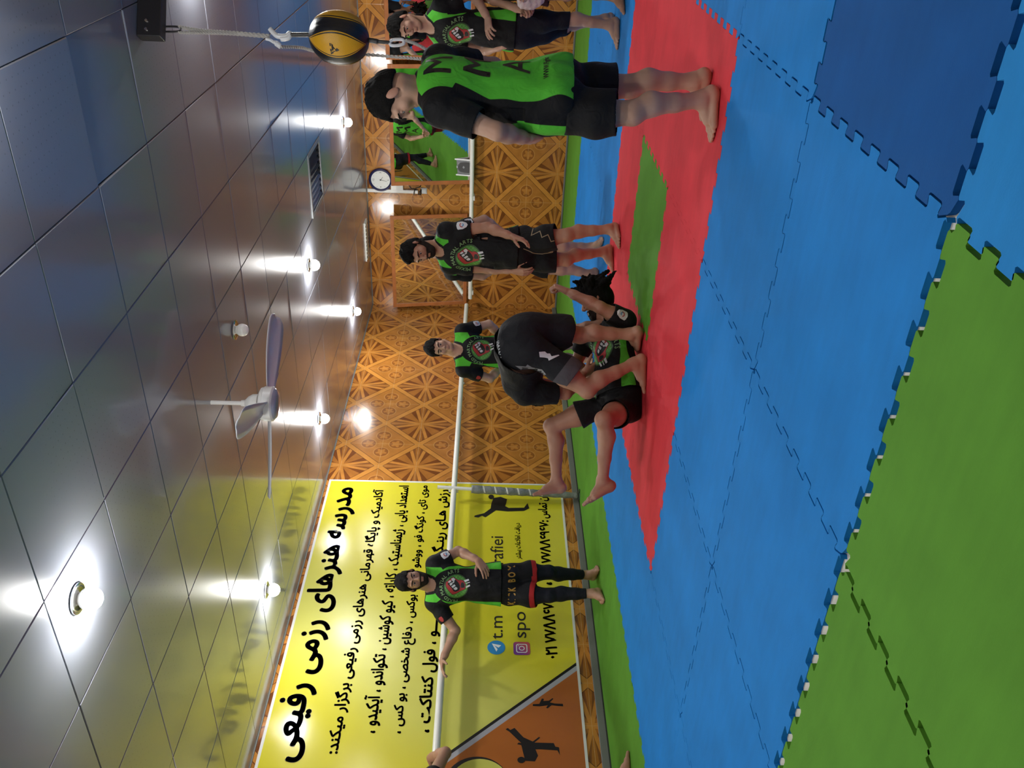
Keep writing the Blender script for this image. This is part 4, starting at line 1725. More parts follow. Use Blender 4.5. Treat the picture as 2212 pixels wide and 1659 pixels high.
def foot_shape(S, ank, d, up, s=1.0, side=1, k=.012):
    """d towards the toes, up away from the sole; side=+1 when the big toe lies on d x up"""
    d = unit(d)
    up = unit(np.asarray(up) - d * (np.asarray(up) @ d))
    r = np.cross(d, up) * side                 # towards the big toe
    P = lambda x, y, z: np.asarray(ank) + s * (x * r + y * d + z * up)
    S.cone(P(0, 0, .01), P(0, -.030, -.045), .036 * s, .033 * s, .02)
    S.cone(P(0, -.034, -.046), P(0, -.020, -.052), .031 * s, .031 * s, k)
    S.cone(P(0, .0, -.008), P(.006, .085, -.045), .034 * s, .027 * s, .02)
    S.cone(P(.0, -.02, -.05), P(.020, .125, -.062), .028 * s, .021 * s, k)
    S.cone(P(-.006, -.02, -.052), P(-.026, .105, -.066), .026 * s, .017 * s, k)
    for i, (x, l, rr) in enumerate(((.027, .062, .0125), (.009, .058, .0088), (-.005, .052, .0084), (-.018, .045, .0080), (-.030, .036, .0078))):
        y0 = .122 - .006 * i * i * .5
        S.cone(P(x * .9, y0 - .01, -.064), P(x, y0 + l * .5, -.066), rr * 1.1 * s, rr * s, .006)
        S.cone(P(x, y0 + l * .5, -.066), P(x * 1.02, y0 + l * .82, -.071), rr * s, rr * .9 * s, .003)


def hand_shape(S, wr, d, nrm, side, curl=.35, s=1.0, spread=.06, thumb=.5):
    """d wrist->fingers, nrm out of the palm, side=+1 right hand"""
    d = unit(d)
    nrm = unit(np.asarray(nrm) - d * (np.asarray(nrm) @ d))
    t = np.cross(d, nrm) * side                # towards the thumb
    wr = np.asarray(wr)
    P = lambda a, b, c: wr + s * (a * t + b * d + c * nrm)
    kn = [(.031, .088, 0), (.011, .094, -.002), (-.010, .090, -.001), (-.029, .080, .002)]
    for x, y, z in kn:
        S.cone(P(x * .5, .012, 0), P(x, y, z), .0185 * s, .0118 * s, .010)
    S.cone(P(.018, .018, .006), P(.030, .050, .010), .017 * s, .014 * s, .01)
    cs = curl if isinstance(curl, (list, tuple)) else [curl] * 4
    for i, ((x, y, z), L) in enumerate(zip(kn, (.074, .083, .076, .060))):
        p = P(x, y, z)
        a = 0.0
        dd = d + t * (spread * (1.5 - i))
        dd = unit(dd)
        for j, (fr, ra, rb) in enumerate(((.46, .0098, .0090), (.30, .0090, .0082), (.24, .0082, .0070))):
            a += cs[i] * (1.0 if j else .8)
            dv = dd * math.cos(a) + nrm * math.sin(a)
            q = p + dv * (L * fr * s)
            S.cone(p, q, ra * s, rb * s, .003)
            p = q
    p = P(.026, .030, .008)
    for (fd, ft, fn), L, ra, rb in (((.62, .74, .25), .040, .0135, .0112), ((.85, .42, .30 + thumb * .3), .032, .0110, .0100), ((.92, .22, .30 + thumb * .5), .026, .0098, .0078)):
        dv = unit(fd * d + ft * t + fn * nrm)
        q = p + dv * L * s
        S.cone(p, q, ra * s, rb * s, .005)
        p = q


def head_shape(S, c, R, s=1.0, nose=1.0):
    P = lambda x, y, z: np.asarray(c) + R @ (s * np.array([x, y, z]))
    S.ell(P(0, -.012, .026), R, np.array([.0745, .096, .088]) * s, .02)
    S.ell(P(0, .028, -.040), R, np.array([.057, .060, .074]) * s, .03)
    S.cone(P(-.010, .066, -.101), P(.010, .066, -.101), .021 * s, None, .025)
    for q in (-1, 1):
        S.cone(P(q * .052, .002, -.055), P(q * .024, .058, -.101), .019 * s, .018 * s, .025)
        S.ball(P(q * .041, .056, -.026), .024 * s, .02)
        S.cone(P(q * .012, .085, .024), P(q * .046, .070, .022), .012 * s, .010 * s, .014)
        S.ell(P(q * .078, -.006, -.006), R @ np.array([[.95, q * .3, 0], [-q * .3, .95, 0], [0, 0, 1]]), np.array([.0085, .021, .033]) * s, .006)
    S.cone(P(0, .088, .018), P(0, .110, -.027), .0085 * s, .0125 * s * nose, .010)
    for q in (-1, 1):
        S.ball(P(q * .011, .101, -.033), .0092 * s, .006)
    S.cone(P(-.017, .086, -.062), P(.017, .086, -.062), .0065 * s, None, .006)
    for q in (-1, 1):
        S.cone(P(q * .017, .0835, .0065), P(q * .045, .0765, .0050), .0068 * s, .0062 * s, .004)
        S.cone(P(q * .019, .0815, -.011), P(q * .043, .0760, -.010), .0052 * s, None, .005)
    S.cone(P(-.014, .087, -.073), P(.014, .087, -.073), .0075 * s, None, .006)


HZ = {'short': ([-.12, -.085, -.045, -.005, .02, .05, .075, .11], [-.075, -.07, -.030, -.004, -.002, .045, .060, .066]),
      'long': ([-.12, -.085, -.045, -.005, .02, .05, .075, .11], [-.10, -.10, -.08, -.05, -.02, .040, .056, .062])}


def make_person(J, label, origin, o=None):
    """J: joints in room coordinates, o: looks"""
    o = o or {}
    w = o.get('w', 1.0)
    skin = o.get('skin', SKIN_A)
    J = {k: np.asarray(v, float) for k, v in J.items()}
    pel, neck = J['pel'], J['neck']
    up = unit(neck - pel)
    L = unit(J['shL'] - J['shR'])
    L = unit(L - up * (L @ up))
    F = np.cross(L, up)
    R3 = np.stack([-L, F, up], 1)
    LP = unit(J['hipL'] - J['hipR'])
    upP = unit(up * .7 + unit((J['hipL'] + J['hipR']) / 2 - (J['kneeL'] + J['kneeR']) / 2) * .3)
    upP = unit(upP - LP * (LP @ upP))
    FP = np.cross(LP, upP)
    RP = np.stack([-LP, FP, upP], 1)
    H = float(np.linalg.norm(neck - pel))
    sp = lambda t, x=0, y=0: pel + up * (H * t) - L * x + F * y       # point along the spine
    Rh = frame_of(J['face'], J['hup'])
    hd = J['head']

    # ---------- torso
    def torso(S, e=0.0, arms=True):
        S.ell(sp(.70, 0, -.005), R3, np.array([.150 * w, .105, .175]) + e, .03)
        S.ell(sp(.86, 0, -.012), R3, np.array([.135 * w, .082, .10]) + e, .03)
        S.ell(sp(.36, 0, .005), R3, np.array([.132 * w, .098, .17]) + e, .05)
        S.ell(pel + upP * .01, RP, np.array([.150 * w, .112, .125]) + e, .05)
        for q in (-1, 1):
            S.ell(sp(.76, q * .062, .060), R3, np.array([.068, .034, .058]) + e, .03)

    B = Shape()
    torso(B)
    for q, hip in ((-1, 'hipL'), (1, 'hipR')):
        B.ball(pel + RP @ np.array([q * .072, -.058, -.045]), .082, .04)
    B.chain([neck - up * .05, neck + (hd - neck) * .25, hd + Rh @ np.array([0, -.022, -.05])], [.062, .056, .055], .025)
    for sd in 'LR':
        q = -1 if sd == 'L' else 1
        sh, el, wr = J['sh' + sd], J['el' + sd], J['wr' + sd]
        B.cone(neck - up * .025 - F * .01, sh - L * (-q) * .0 + up * .012, .046, .046, .04)
        B.cone(sp(.80, q * .10), sh, .075, .058, .05)
        m1 = sh + (el - sh) * .45
        B.chain([sh, m1, el], [.056, .049, .038], .03)
        ud = unit(el - sh)
        fd = unit(wr - el)
        bl = el + fd * .07
        B.chain([el, bl, el + (wr - el) * .8, wr], [.038, .0405, .029, .0245], .02)
        # squarer wrist
        hv = J.get('hand' + sd)
        hn = J.get('palm' + sd)
        hv = fd if hv is None else hv
        hn = -F if hn is None else hn
        hand_shape(B, wr, hv, hn, 1 if sd == 'R' else -1, o.get('curl' + sd, .35), o.get('hs', 1.0), o.get('spread' + sd, .06), o.get('thumb' + sd, .5))
        hip, kn, an = J['hip' + sd], J['knee' + sd], J['ank' + sd]
        td = unit(kn - hip)
        sdv = unit(an - kn)
        fdv = unit(J['foot' + sd])
        back = -unit(fdv - sdv * (fdv @ sdv))
        m2 = hip + (kn - hip) * .5
        B.chain([hip, m2 + back * -.008, kn], [.080 * (w * .3 + .7), .070, .050], .04)
        B.ball(kn - back * .012, .045, .02)
        c1 = kn + (an - kn) * .28 + back * .020
        B.chain([kn, c1, kn + (an - kn) * .62 + back * .008, an], [.048, .053, .040, .0335], .02)
        uf = J.get('fup' + sd)
        uf = np.array([0, 0, 1.0]) if uf is None else uf
        foot_shape(B, an, fdv, uf, o.get('fs', 1.0), -1 if sd == 'R' else 1)
    head_shape(B, hd, Rh, o.get('hd', 1.0))
    eyes = [hd + Rh @ np.array([q * .0305, .098, .0005]) for q in (-1, 1)]
    sole = o.get('sole')

    def post_body(P, d):
        for e in eyes:
            ds = np.sqrt(((P - e.astype(np.float32)) ** 2).sum(1)) - .0145
            d = -smin(-d, ds, .010)
        if sole is not None:
            d = np.maximum(d, sole - P[:, 2])
        return d
    hB = o.get('h', .004)
    v, q = mesh_shape(B, hB, post_body)
    lv = (v - hd) @ Rh
    lips = np.exp(-((lv[:, 2] + .0675) / .008) ** 2) * np.clip(1.1 - np.abs(lv[:, 0]) / .024, 0, 1) * (lv[:, 1] > .075)
    ear = np.clip((np.abs(lv[:, 0]) - .072) / .008, 0, 1) * (np.abs(lv[:, 2]) < .05) * .5
    fl = np.maximum(lips * .9, ear)
    body = mesh_obj('person', v, q, skin, origin, attrs={'flush': fl})
    tag(body, label, 'person', o.get('group'))

    # ---------- eyes, brows, hair, beard
    b = MB()
    for e0 in (-1, 1):
        c = hd + Rh @ np.array([e0 * .0305, .0735, -.0005])
        f = Rh[:, 1]
        b.lathe(c, [(.0, -.0125)] + [(.0125 * math.sin(t), -.0125 * math.cos(t)) for t in np.linspace(.3, math.pi - .55, 10)], axis=f, n=16)
        n0 = len(b.f)
        b.lathe(c, [(.0125 * math.sin(t), -.0126 * math.cos(t)) for t in np.linspace(math.pi - .56, math.pi - .02, 5)], axis=f, n=16, mi=1)
    eo = b.build('eyes', [m_eye, m_iris], body, smooth=True)
    S = Shape()
    for e0 in (-1, 1):
        pts = [hd + Rh @ np.array([e0 * x, y, z]) for x, y, z in ((.012, .097, .022), (.030, .0935, .027), (.052, .076, .022))]
        S.chain(pts, [.0038, .0044, .003], .003)
    v, q = mesh_shape(S, .002)
    mesh_obj('eyebrows', v, q, m_hair, origin, body)

    hs = o.get('hair', 'short')
    xs, zs = HZ[hs]
    S = Shape()
    tk = o.get('hair_t', .012)
    S.ell(hd + Rh @ np.array([0, -.012, .028]), Rh, np.array([.0765 + tk * .6, .098 + tk * .7, .090 + tk]), .02)
    S.ell(hd + Rh @ np.array([0, -.045, -.020]), Rh, np.array([.0705 + tk * .3, .066 + tk * .3, .070]), .03)
    if o.get('quiff'):
        S.ell(hd + Rh @ np.array([0, .040, .098]), Rh, np.array([.055, .050, .030]), .03)
    for pts, rs in o.get('locks', ()):
        S.chain([hd + Rh @ np.array(p) for p in pts], rs, .015)

    def post_hair(P, d):
        l = (P - hd.astype(np.float32)) @ Rh.astype(np.float32)
        # notch round the ear
        zl = np.interp(l[:, 1], xs, zs)
        n = (np.sin(l[:, 0] * 190 + np.sin(l[:, 1] * 90) * 2) * np.sin(l[:, 1] * 150 + l[:, 2] * 60) * .0016
             + np.sin(l[:, 0] * 70 + l[:, 2] * 80) * .0018)
        fringe = np.sin(l[:, 0] * 160) * .005 * (l[:, 1] > .03)
        d = d + n * (1 + 1.2 * (l[:, 2] > .06))
        if o.get('locks'):
            return np.maximum(d, ((zl - l[:, 2]) * .7) * (l[:, 1] > .0) - .2 * (l[:, 1] <= 0))
        return np.maximum(d, (zl + fringe - l[:, 2]) * .7)
    v, q = mesh_shape(S, .004, post_hair)
    mesh_obj('hair', v, q, m_hair, origin, body)
    if o.get('beard'):
        S = Shape()
        head_shape(S, hd, Rh, o.get('hd', 1.0))
        bt = o.get('beard_t', .0045)
        S2 = Shape()
        S2.p = S.p

        def post_beard(P, d):
            l = (P - hd.astype(np.float32)) @ Rh.astype(np.float32)
            x, y, z = np.abs(l[:, 0]), l[:, 1], l[:, 2]
            top = np.interp(y, [-.02, .0, .03, .06, .08, .12], [.0, -.005, -.038, -.058, -.049, -.047])
            lipx = np.maximum(np.abs(z + .067) - .0115, x - .022)          # bare lips
            n = np.sin(l[:, 0] * 400 + z * 300) * np.sin(y * 420 + z * 200) * .0012
            d = d - bt + n
            d = np.maximum(d, z - top)
            d = np.maximum(d, -lipx * .8)
            d = np.maximum(d, -.012 - y)
            return d
        v, q = mesh_shape(S2, .003, post_beard, pad=.03)
        mesh_obj('beard', v, q, m_beard, origin, body)

    # ---------- shirt
    out = {'body': body, 'hd': hd, 'Rh': Rh, 'R3': R3, 'sp': sp, 'F': F, 'L': L, 'up': up, 'pel': pel, 'origin': origin, 'RP': RP, 'H': H}
    if o.get('shirt', JERSEY) is not None:
        e = o.get('loose', .014)
        S = Shape()
        torso(S, e)
        S.ell(pel + up * .02, R3, np.array([.166 * w, .120, .34]) + e, .06)
        for q in (-1, 1):
            S.ball(pel + RP @ np.array([q * .07, -.055, -.035]), .090 + e, .05)
        sl = o.get('sleeve', .62)
        sleeve_cut = []
        for sd in 'LR':
            q = -1 if sd == 'L' else 1
            sh, el = J['sh' + sd], J['el' + sd]
            S.cone(neck - up * .030 - F * .01, sh + up * .010, .046 + e * .6, .050 + e * .6, .04)
            S.cone(sp(.80, q * .10), sh, .076 + e * .5, .060 + e * .4, .05)
            S.chain([sh, sh + (el - sh) * .4, sh + (el - sh) * (sl + .12)], [.060 + e * .4, .058 + e * .5, .058 + e * .6], .03)
            sleeve_cut.append((sh, unit(el - sh), np.linalg.norm(el - sh) * sl, sh + (el - sh) * .35))
        hem = o.get('hem', -.10)
        nk = neck + up * .015 + F * .006
        na, nb_ = neck - up * .03 - F * .004, neck + (hd - neck) * .9 - F * .0

        hup_ = (up + F * o.get('hem_tilt', 0.0)).astype(np.float32)

        def cut_hem(P):
            return -((P - pel.astype(np.float32)) @ hup_ - hem)

        def cut_neck(P):
            d = Shape.one(('c', (nk - up * .05 + F * .02).astype(np.float32), (nk + up * .2 - F * .02).astype(np.float32), .066, .078, 0), np.asarray(P, np.float32))
            return -d

        def mk(c):
            sh, d_, l_, _m = c
            return lambda P: np.where(Shape.one(('c', sh.astype(np.float32), (sh + d_ * (l_ + .2)).astype(np.float32), .115, .115, 0), np.asarray(P, np.float32)) < 0,
                                      (P - sh.astype(np.float32)) @ d_.astype(np.float32) - l_, -1.0)
        ST = Shape()
        ST.p = [q for q in S.p if q[0] == 'e']
        cut_arm = [mk(c) for c in sleeve_cut]
        guard = lambda f: (lambda P: np.where(ST.eval(P) < .004, -1.0, f(P)))
        cuts = [cut_hem, cut_neck] + [guard(f) for f in cut_arm]
        dirs = [unit(rng.normal(size=3)) for _ in range(4)]

        def wrinkle(P):
            l = (P - pel.astype(np.float32)) @ R3.astype(np.float32)
            a = np.arctan2(l[:, 0], l[:, 1])
            t = l[:, 2]
            k = np.clip(1 - t / (H * .75), .15, 1.2)
            return .0035 * k * (np.sin(a * 7 + t * 14 + 1.3) + .7 * np.sin(a * 11 - t * 22) + .5 * np.sin(t * 48 + a * 3)) 

        def post_shirt(P, d):
            d = d + wrinkle(P)
            for c in cuts:
                d = np.maximum(d, c(P))
            return d
        v, q = mesh_shape(S, .0045, post_shirt)
        class SW:
            @staticmethod
            def eval(P):
                return S.eval(P) + wrinkle(P)
        v, q = drop_caps(SW, v, q, cuts, .0045)
        l = (v - pel) @ R3
        x, y, z = l[:, 0], l[:, 1], l[:, 2]
        ax = np.abs(x)
        zc = H * .94                                            # top of the front panel
        ww = .128 * w + e * .4
        # front: black panel with rounded top, green yoke and strips
        zz = np.maximum(0, z - (zc - .15))
        front_black = ww * np.sqrt(np.clip(1 - (zz / .15) ** 2, 0, 1)) - ax
        front_black = np.where(z > zc, -np.minimum(.05, (z - zc) + .005), front_black)
        side_black = (.030 - np.abs(y + .012))
        side_black = np.where(ax < .09, -.05, side_black)
        back_black = ax - (.138 * w + .030 * np.clip((H * .62 - z) / (H * .62), 0, 1))
        sl_d = []
        for sh, d_, l_, _m in sleeve_cut:
            t = (v - sh) @ d_
            dist = np.linalg.norm((v - sh) - t[:, None] * d_, axis=1)
            lat = (v - sh) @ unit((sh - sp(.8)) - up * ((sh - sp(.8)) @ up))
            sl_d.append(np.minimum(np.maximum(lat + .018, t - .012), .125 - dist))
        sleeve = np.max(np.stack(sl_d), 0)
        collar = .0
        dn = Shape.one(('c', (nk - up * .05 + F * .02).astype(np.float32), (nk + up * .2 - F * .02).astype(np.float32), .066, .078, 0), v.astype(np.float32))
        collar = .020 - dn
        black = np.where(y > -.012, np.maximum(front_black, side_black), np.maximum(back_black, side_black))
        black = np.maximum(np.maximum(black, sleeve), collar)
        pan = -np.clip(black, -.05, .05)
        so = mesh_obj('shirt', v, q, o.get('shirt', JERSEY), origin, body, attrs={'panel': pan})
        out['shirt'] = so
        out['shirt_bvh'] = BVHTree.FromPolygons([tuple(p) for p in v], [tuple(f) for f in q])

    # ---------- shorts / leggings
    for kind in o.get('legs', (('shorts', BLACKS, .6, .022, None),)):
        nm, m, reach, e, fn = kind
        S = Shape()
        S.ell(pel + upP * .01, RP, np.array([.152 * w, .114, .130]) + e * .7, .05)
        S.ell(sp(.16), R3, np.array([.130 * w, .095, .10]) + e * .4, .05)
        for q in (-1, 1):
            S.ball(pel + RP @ np.array([q * .072, -.058, -.045]), .083 + e * .7, .04)
        cuts = []
        for sd in 'LR':
            hip, kn, an = J['hip' + sd], J['knee' + sd], J['ank' + sd]
            td, sdv = unit(kn - hip), unit(an - kn)
            lt, ls = np.linalg.norm(kn - hip), np.linalg.norm(an - kn)
            fdv = unit(J['foot' + sd])
            back = -unit(fdv - sdv * (fdv @ sdv))
            if reach <= 1.0:
                S.chain([hip, hip + (kn - hip) * .5 - back * .004, hip + (kn - hip) * (reach + .1)],
                        [.080 * (w * .3 + .7) + e * .35, .075 + e * 1.0, .064 + e * 1.6], .04)
                cuts.append((hip.astype(np.float32), td.astype(np.float32), lt * reach))
            else:
                S.chain([hip, hip + (kn - hip) * .5 - back * .008, kn], [.087 * (w * .3 + .7) + e, .072 + e, .051 + e], .04)
                S.ball(kn - back * .012, .046 + e, .02)
                S.chain([kn, kn + (an - kn) * .28 + back * .020, kn + (an - kn) * .62 + back * .008, an], [.049 + e, .054 + e, .041 + e, .0345 + e], .02)
                cuts.append((kn.astype(np.float32), sdv.astype(np.float32), ls * (reach - 1.0)))
        wst = o.get('waist', o.get('hem', -.10) + .02)

        def mkc(c):
            return lambda P: np.where(np.linalg.norm((P - c[0]) - ((P - c[0]) @ c[1])[:, None] * c[1], axis=1) < .2, (P - c[0]) @ c[1] - c[2], -1.0)
        cl = [lambda P: (P - pel.astype(np.float32)) @ up.astype(np.float32) - wst] + [mkc(c) for c in cuts]

        def wr2(P):
            l = (P - pel.astype(np.float32)) @ RP.astype(np.float32)
            return (.0022 * (np.sin(l[:, 2] * 42 + l[:, 0] * 30) + np.sin(l[:, 0] * 60 - l[:, 2] * 18))) * (1.0 if reach <= 1 else .3)

        def post_s(P, d):
            d = d + wr2(P)
            for c in cl:
                d = np.maximum(d, c(P))
            return d
        v, q = mesh_shape(S, .005 if reach <= 1 else .0045, post_s)
        class SW2:
            @staticmethod
            def eval(P):
                return S.eval(P) + wr2(P)
        v, q = drop_caps(SW2, v, q, cl, .005)
        if fn is None:
            pan = np.full(len(v), -.05)
        else:
            pan = np.clip(fn(v, cuts, out), -.05, .05)
        so = mesh_obj(nm, v, q, m, origin, body, attrs={'panel': pan})
        out[nm] = so
        out[nm + '_bvh'] = BVHTree.FromPolygons([tuple(p) for p in v], [tuple(f) for f in q])
    return out


# ------------------------------------------------------------------ prints on cloth
def press(name, parts, C, U, V, bvh, parent, lift=.0016, grid=.012, reach=.3, label=None):
    """parts: [(verts2d, faces, material, extra lift)]; laid on the cloth along -N"""
    U, V = unit(U), unit(np.asarray(V) - unit(U) * (np.asarray(V) @ unit(U)))
    N = np.cross(U, V)
    mats, vs, fs, fm = [], [], [], []
    for v2, f2, m, ex in parts:
        if m not in mats:
            mats.append(m)
        bm = bmesh.new()
        bv = [bm.verts.new((p[0], p[1], 0)) for p in v2]
        for f in f2:
            try:
                bm.faces.new([bv[i] for i in f])
            except ValueError:
                pass
        lo, hi = np.min(v2, 0), np.max(v2, 0)
        for k in (0, 1):
            x = math.floor(lo[k] / grid) * grid
            while x < hi[k]:
                if x > lo[k]:
                    no = (1, 0, 0) if k == 0 else (0, 1, 0)
                    co = (x, 0, 0) if k == 0 else (0, x, 0)
                    bmesh.ops.bisect_plane(bm, geom=bm.verts[:] + bm.edges[:] + bm.faces[:], plane_co=co, plane_no=no)
                x += grid
        bm.verts.index_update()
        off = len(vs)
        okv = []
        for q in bm.verts:
            p = np.asarray(C) + U * q.co.x + V * q.co.y + N * reach
            hit, nn, _i, _d = bvh.ray_cast(Vector(p), Vector(-N), reach * 2)
            if hit is None:
                okv.append(False)
                vs.append(p)
            else:
                okv.append(True)
                nv = np.array(nn)
                if nv @ N < 0:
                    nv = -nv
                vs.append(np.array(hit) + nv * (lift + ex))
        for f in bm.faces:
            ids = [q.index for q in f.verts]
            if all(okv[i] for i in ids):
                fs.append([i + off for i in ids])
                fm.append(mats.index(m))
        bm.free()
    if not fs:
        return None
    me = bpy.data.meshes.new(name)
    me.from_pydata([tuple(p - origin_of(parent)) for p in vs], [], fs)
    for m in mats:
        me.materials.append(m)
    me.polygons.foreach_set('material_index', np.array(fm, dtype=np.int32))
    me.polygons.foreach_set('use_smooth', np.ones(len(fs), dtype=bool))
    bm = bmesh.new()
    bm.from_mesh(me)
    bmesh.ops.delete(bm, geom=[x for x in bm.verts if not x.link_faces], context='VERTS')
    bm.to_mesh(me)
    bm.free()
    ob = bpy.data.objects.new(name, me)
    COL.objects.link(ob)
    ob.parent = parent
    if label:
        ob['label'] = label
    return ob


def poly2(pts):
    return tri2(pts)


def disc2(r, c=(0, 0), n=36):
    return poly2([(c[0] + r * math.cos(a), c[1] + r * math.sin(a)) for a in np.linspace(0, 2 * math.pi, n + 1)[:-1]])


def ring2(r0, r1, n=48, a0=0, a1=2 * math.pi):
    a = np.linspace(a0, a1, n + 1)
    v = np.concatenate([np.c_[r0 * np.cos(a), r0 * np.sin(a)], np.c_[r1 * np.cos(a), r1 * np.sin(a)]])
    return v, [(i, i + 1, n + 1 + i + 1, n + 1 + i) for i in range(n)]


GL = {}


def glyph(ch, bold=.02):
    if (ch, bold) not in GL:
        GL[(ch, bold)] = text_mesh(ch, bold, 2)
    return GL[(ch, bold)]


def arc_text(s, r, size, a_start, a_end):
    """letters along a circle, clockwise from a_start to a_end (radians)"""
    ws = []
    for ch in s:
        if ch == ' ':
            ws.append(.32)
        else:
            v, _ = glyph(ch)
            ws.append(v[:, 0].max() - v[:, 0].min() + .10)
    tot = sum(ws)
    vs, fs = [], []
    p = 0
    for ch, w_ in zip(s, ws):
        if ch != ' ':
            a = a_start + (a_end - a_start) * (p + w_ / 2) / tot
            v, f = glyph(ch)
            x0 = (v[:, 0].max() + v[:, 0].min()) / 2
            lx, ly = (v[:, 0] - x0) * size, v[:, 1] * size
            rad = np.array([math.cos(a), math.sin(a)])
            tan = np.array([math.sin(a), -math.cos(a)])
            off = len(vs)
            vs += [tuple(rad * (r + yy) + tan * xx) for xx, yy in zip(lx, ly)]
            fs += [tuple(i + off for i in q) for q in f]
        p += w_
    return np.array(vs), fs


def emblem_parts(s=1.0):
    k = .098 / 700 * s
    T = lambda pts: [(-(y - 640) * k, -(x - 1140) * k) for x, y in pts]
    out = [(*disc2(.101 * s), m_dgreen, 0), (*disc2(.092 * s), m_gprint, .0004)]
    # netting on the disc
    for r_ in (.0,):
        vs, fs = [], []
        for i in range(-4, 5):
            for dx, dy in ((1, 1), (1, -1)):
                nx, ny = dy / math.sqrt(2), -dx / math.sqrt(2)
                c = i * .021 * s
                hl_ = math.sqrt(max(0, (.091 * s) ** 2 - c * c))
                tx, ty_ = dx / math.sqrt(2), dy / math.sqrt(2)
                o_ = len(vs)
                for a_, b_ in ((-hl_, -.0009), (hl_, -.0009), (hl_, .0009), (-hl_, .0009)):
                    vs.append((nx * (c + b_) + tx * a_, ny * (c + b_) + ty_ * a_))
                fs.append((o_, o_ + 1, o_ + 2, o_ + 3))
        out.append((np.array(vs), fs, m_dgreen, .0007))
    out.append((*arc_text('MIXED MARTIAL ARTS', .110 * s, .038 * s, math.radians(187), math.radians(-12)), m_lgreen, .0004))
    glove = [(560, 370), (535, 560), (640, 760), (820, 980), (940, 1095), (1120, 1050), (1400, 900), (1660, 780), (1690, 520), (1575, 320), (1430, 265),
             (1290, 300), (1090, 180), (960, 100), (830, 170), (670, 300)]
    out.append((*poly2(T([(x + (x - 1120) * .05, y + (y - 600) * .05) for x, y in glove])), m_bprint, .0010))
    out.append((*poly2(T(glove)), m_redp, .0013))
    out.append((*poly2(T([(690, 400), (640, 470), (880, 720), (1000, 910), (1120, 940), (1330, 850), (1390, 640), (1290, 430), (1130, 260), (1000, 240)])), m_bprint, .0016))
    out.append((*poly2(T([(1440, 420), (1400, 640), (1460, 720), (1640, 690), (1650, 520), (1560, 390)])), m_bprint, .0016))
    for q in ([(660, 350), (800, 250), (855, 340), (730, 430)], [(750, 480), (870, 390), (945, 480), (820, 590)], [(860, 630), (1040, 500), (1115, 590), (950, 720)],
              [(985, 750), (1120, 650), (1225, 715), (1205, 805), (1080, 840)], [(845, 180), (980, 125), (1085, 220), (1035, 300), (1025, 400), (930, 445), (885, 300)],
              [(1585, 290), (1870, 205), (1915, 290), (1660, 390)], [(1685, 460), (1935, 365), (1965, 405), (1715, 485)], [(1705, 640), (1935, 510), (1970, 600), (1735, 715)]):
        out.append((*poly2(T(q)), m_wprint, .0019))
    out.append((*disc2(38 * k, T([(925, 335)])[0], 14), m_bprint, .0022))
    return out


def chest_emblem(p, x=0.0, t=.60, s=1.0, roll=0.0):
    """the round fist badge on the front of a shirt"""
    C = p['sp'](t, x, .1)
    U = p['R3'][:, 0]
    V = p['up']
    # U must point to the viewer's right when facing the chest = the person's left
    U = -U
    c, s_ = math.cos(roll), math.sin(roll)
    return press('chest_emblem', emblem_parts(s), C, U * c + V * s_, V * c - U * s_, p['shirt_bvh'], p['shirt'])


def block_text(s, w_, h_, m, ex=0.0, bold=.04, cx=0.0, cy=0.0, slant=0.0):
    v, f = fit_text(s, cx - w_ / 2, cx + w_ / 2, cy - h_ / 2, cy + h_ / 2, bold)
    v = np.c_[v[:, 0] + slant * (v[:, 1] - cy), v[:, 1]]
    return (v, f, m, ex)


def back_print(p, t0=.83, h_=.105, step=.135, w_=.155, x=0.0):
    parts = []
    for k, ch in enumerate('MMA'):
        parts.append(block_text(ch, w_ * (1.0 if ch == 'M' else .8), h_, m_bprint, 0, .015, 0, -k * step, .15))
    return press('back_lettering', parts, p['sp'](t0, x, -.1), p['R3'][:, 0], p['up'], p['shirt_bvh'], p['shirt'])


def sleeve_badge(p, J, sd, m=None, t=.42, s=1.0, out=None):
    sh, el = np.asarray(J['sh' + sd]), np.asarray(J['el' + sd])
    d = unit(el - sh)
    n = out if out is not None else (p['L'] if sd == 'L' else -p['L'])
    n = unit(n - d * (n @ d))
    U = np.cross(-d, n)
    pts = [(-.030, .030), (-.022, .036), (0, .040), (.022, .036), (.030, .030), (.030, -.004), (.018, -.030), (0, -.040), (-.018, -.030), (-.030, -.004)]
    parts = [(*poly2([(a * s, b * s) for a, b in pts]), m or m_wprint, 0)]
    if m is None:
        parts.append((*ring2(.012 * s, .018 * s, 20, .4, 3.4), m_redp, .0004))
        parts.append((*ring2(.006 * s, .012 * s, 16, 3.0, 6.0), m_tg, .0004))
    return press('sleeve_badge', parts, sh + (el - sh) * t, U, -d, p['shirt_bvh'], p['shirt'], grid=.01, reach=.16)

UPZ = np.array([0, 0, 1.0])
LFW = np.array([-0.53102, 0.84736, 0.0])        # level direction away from the camera
LRT = np.array([0.84736, 0.53102, 0.0])         # level direction to the camera's right


def dirv(r, f, u):
    """direction from (to the right, away, up)"""
    return r * LRT + f * LFW + u * UPZ


FG = 'people in matching green and black jerseys'

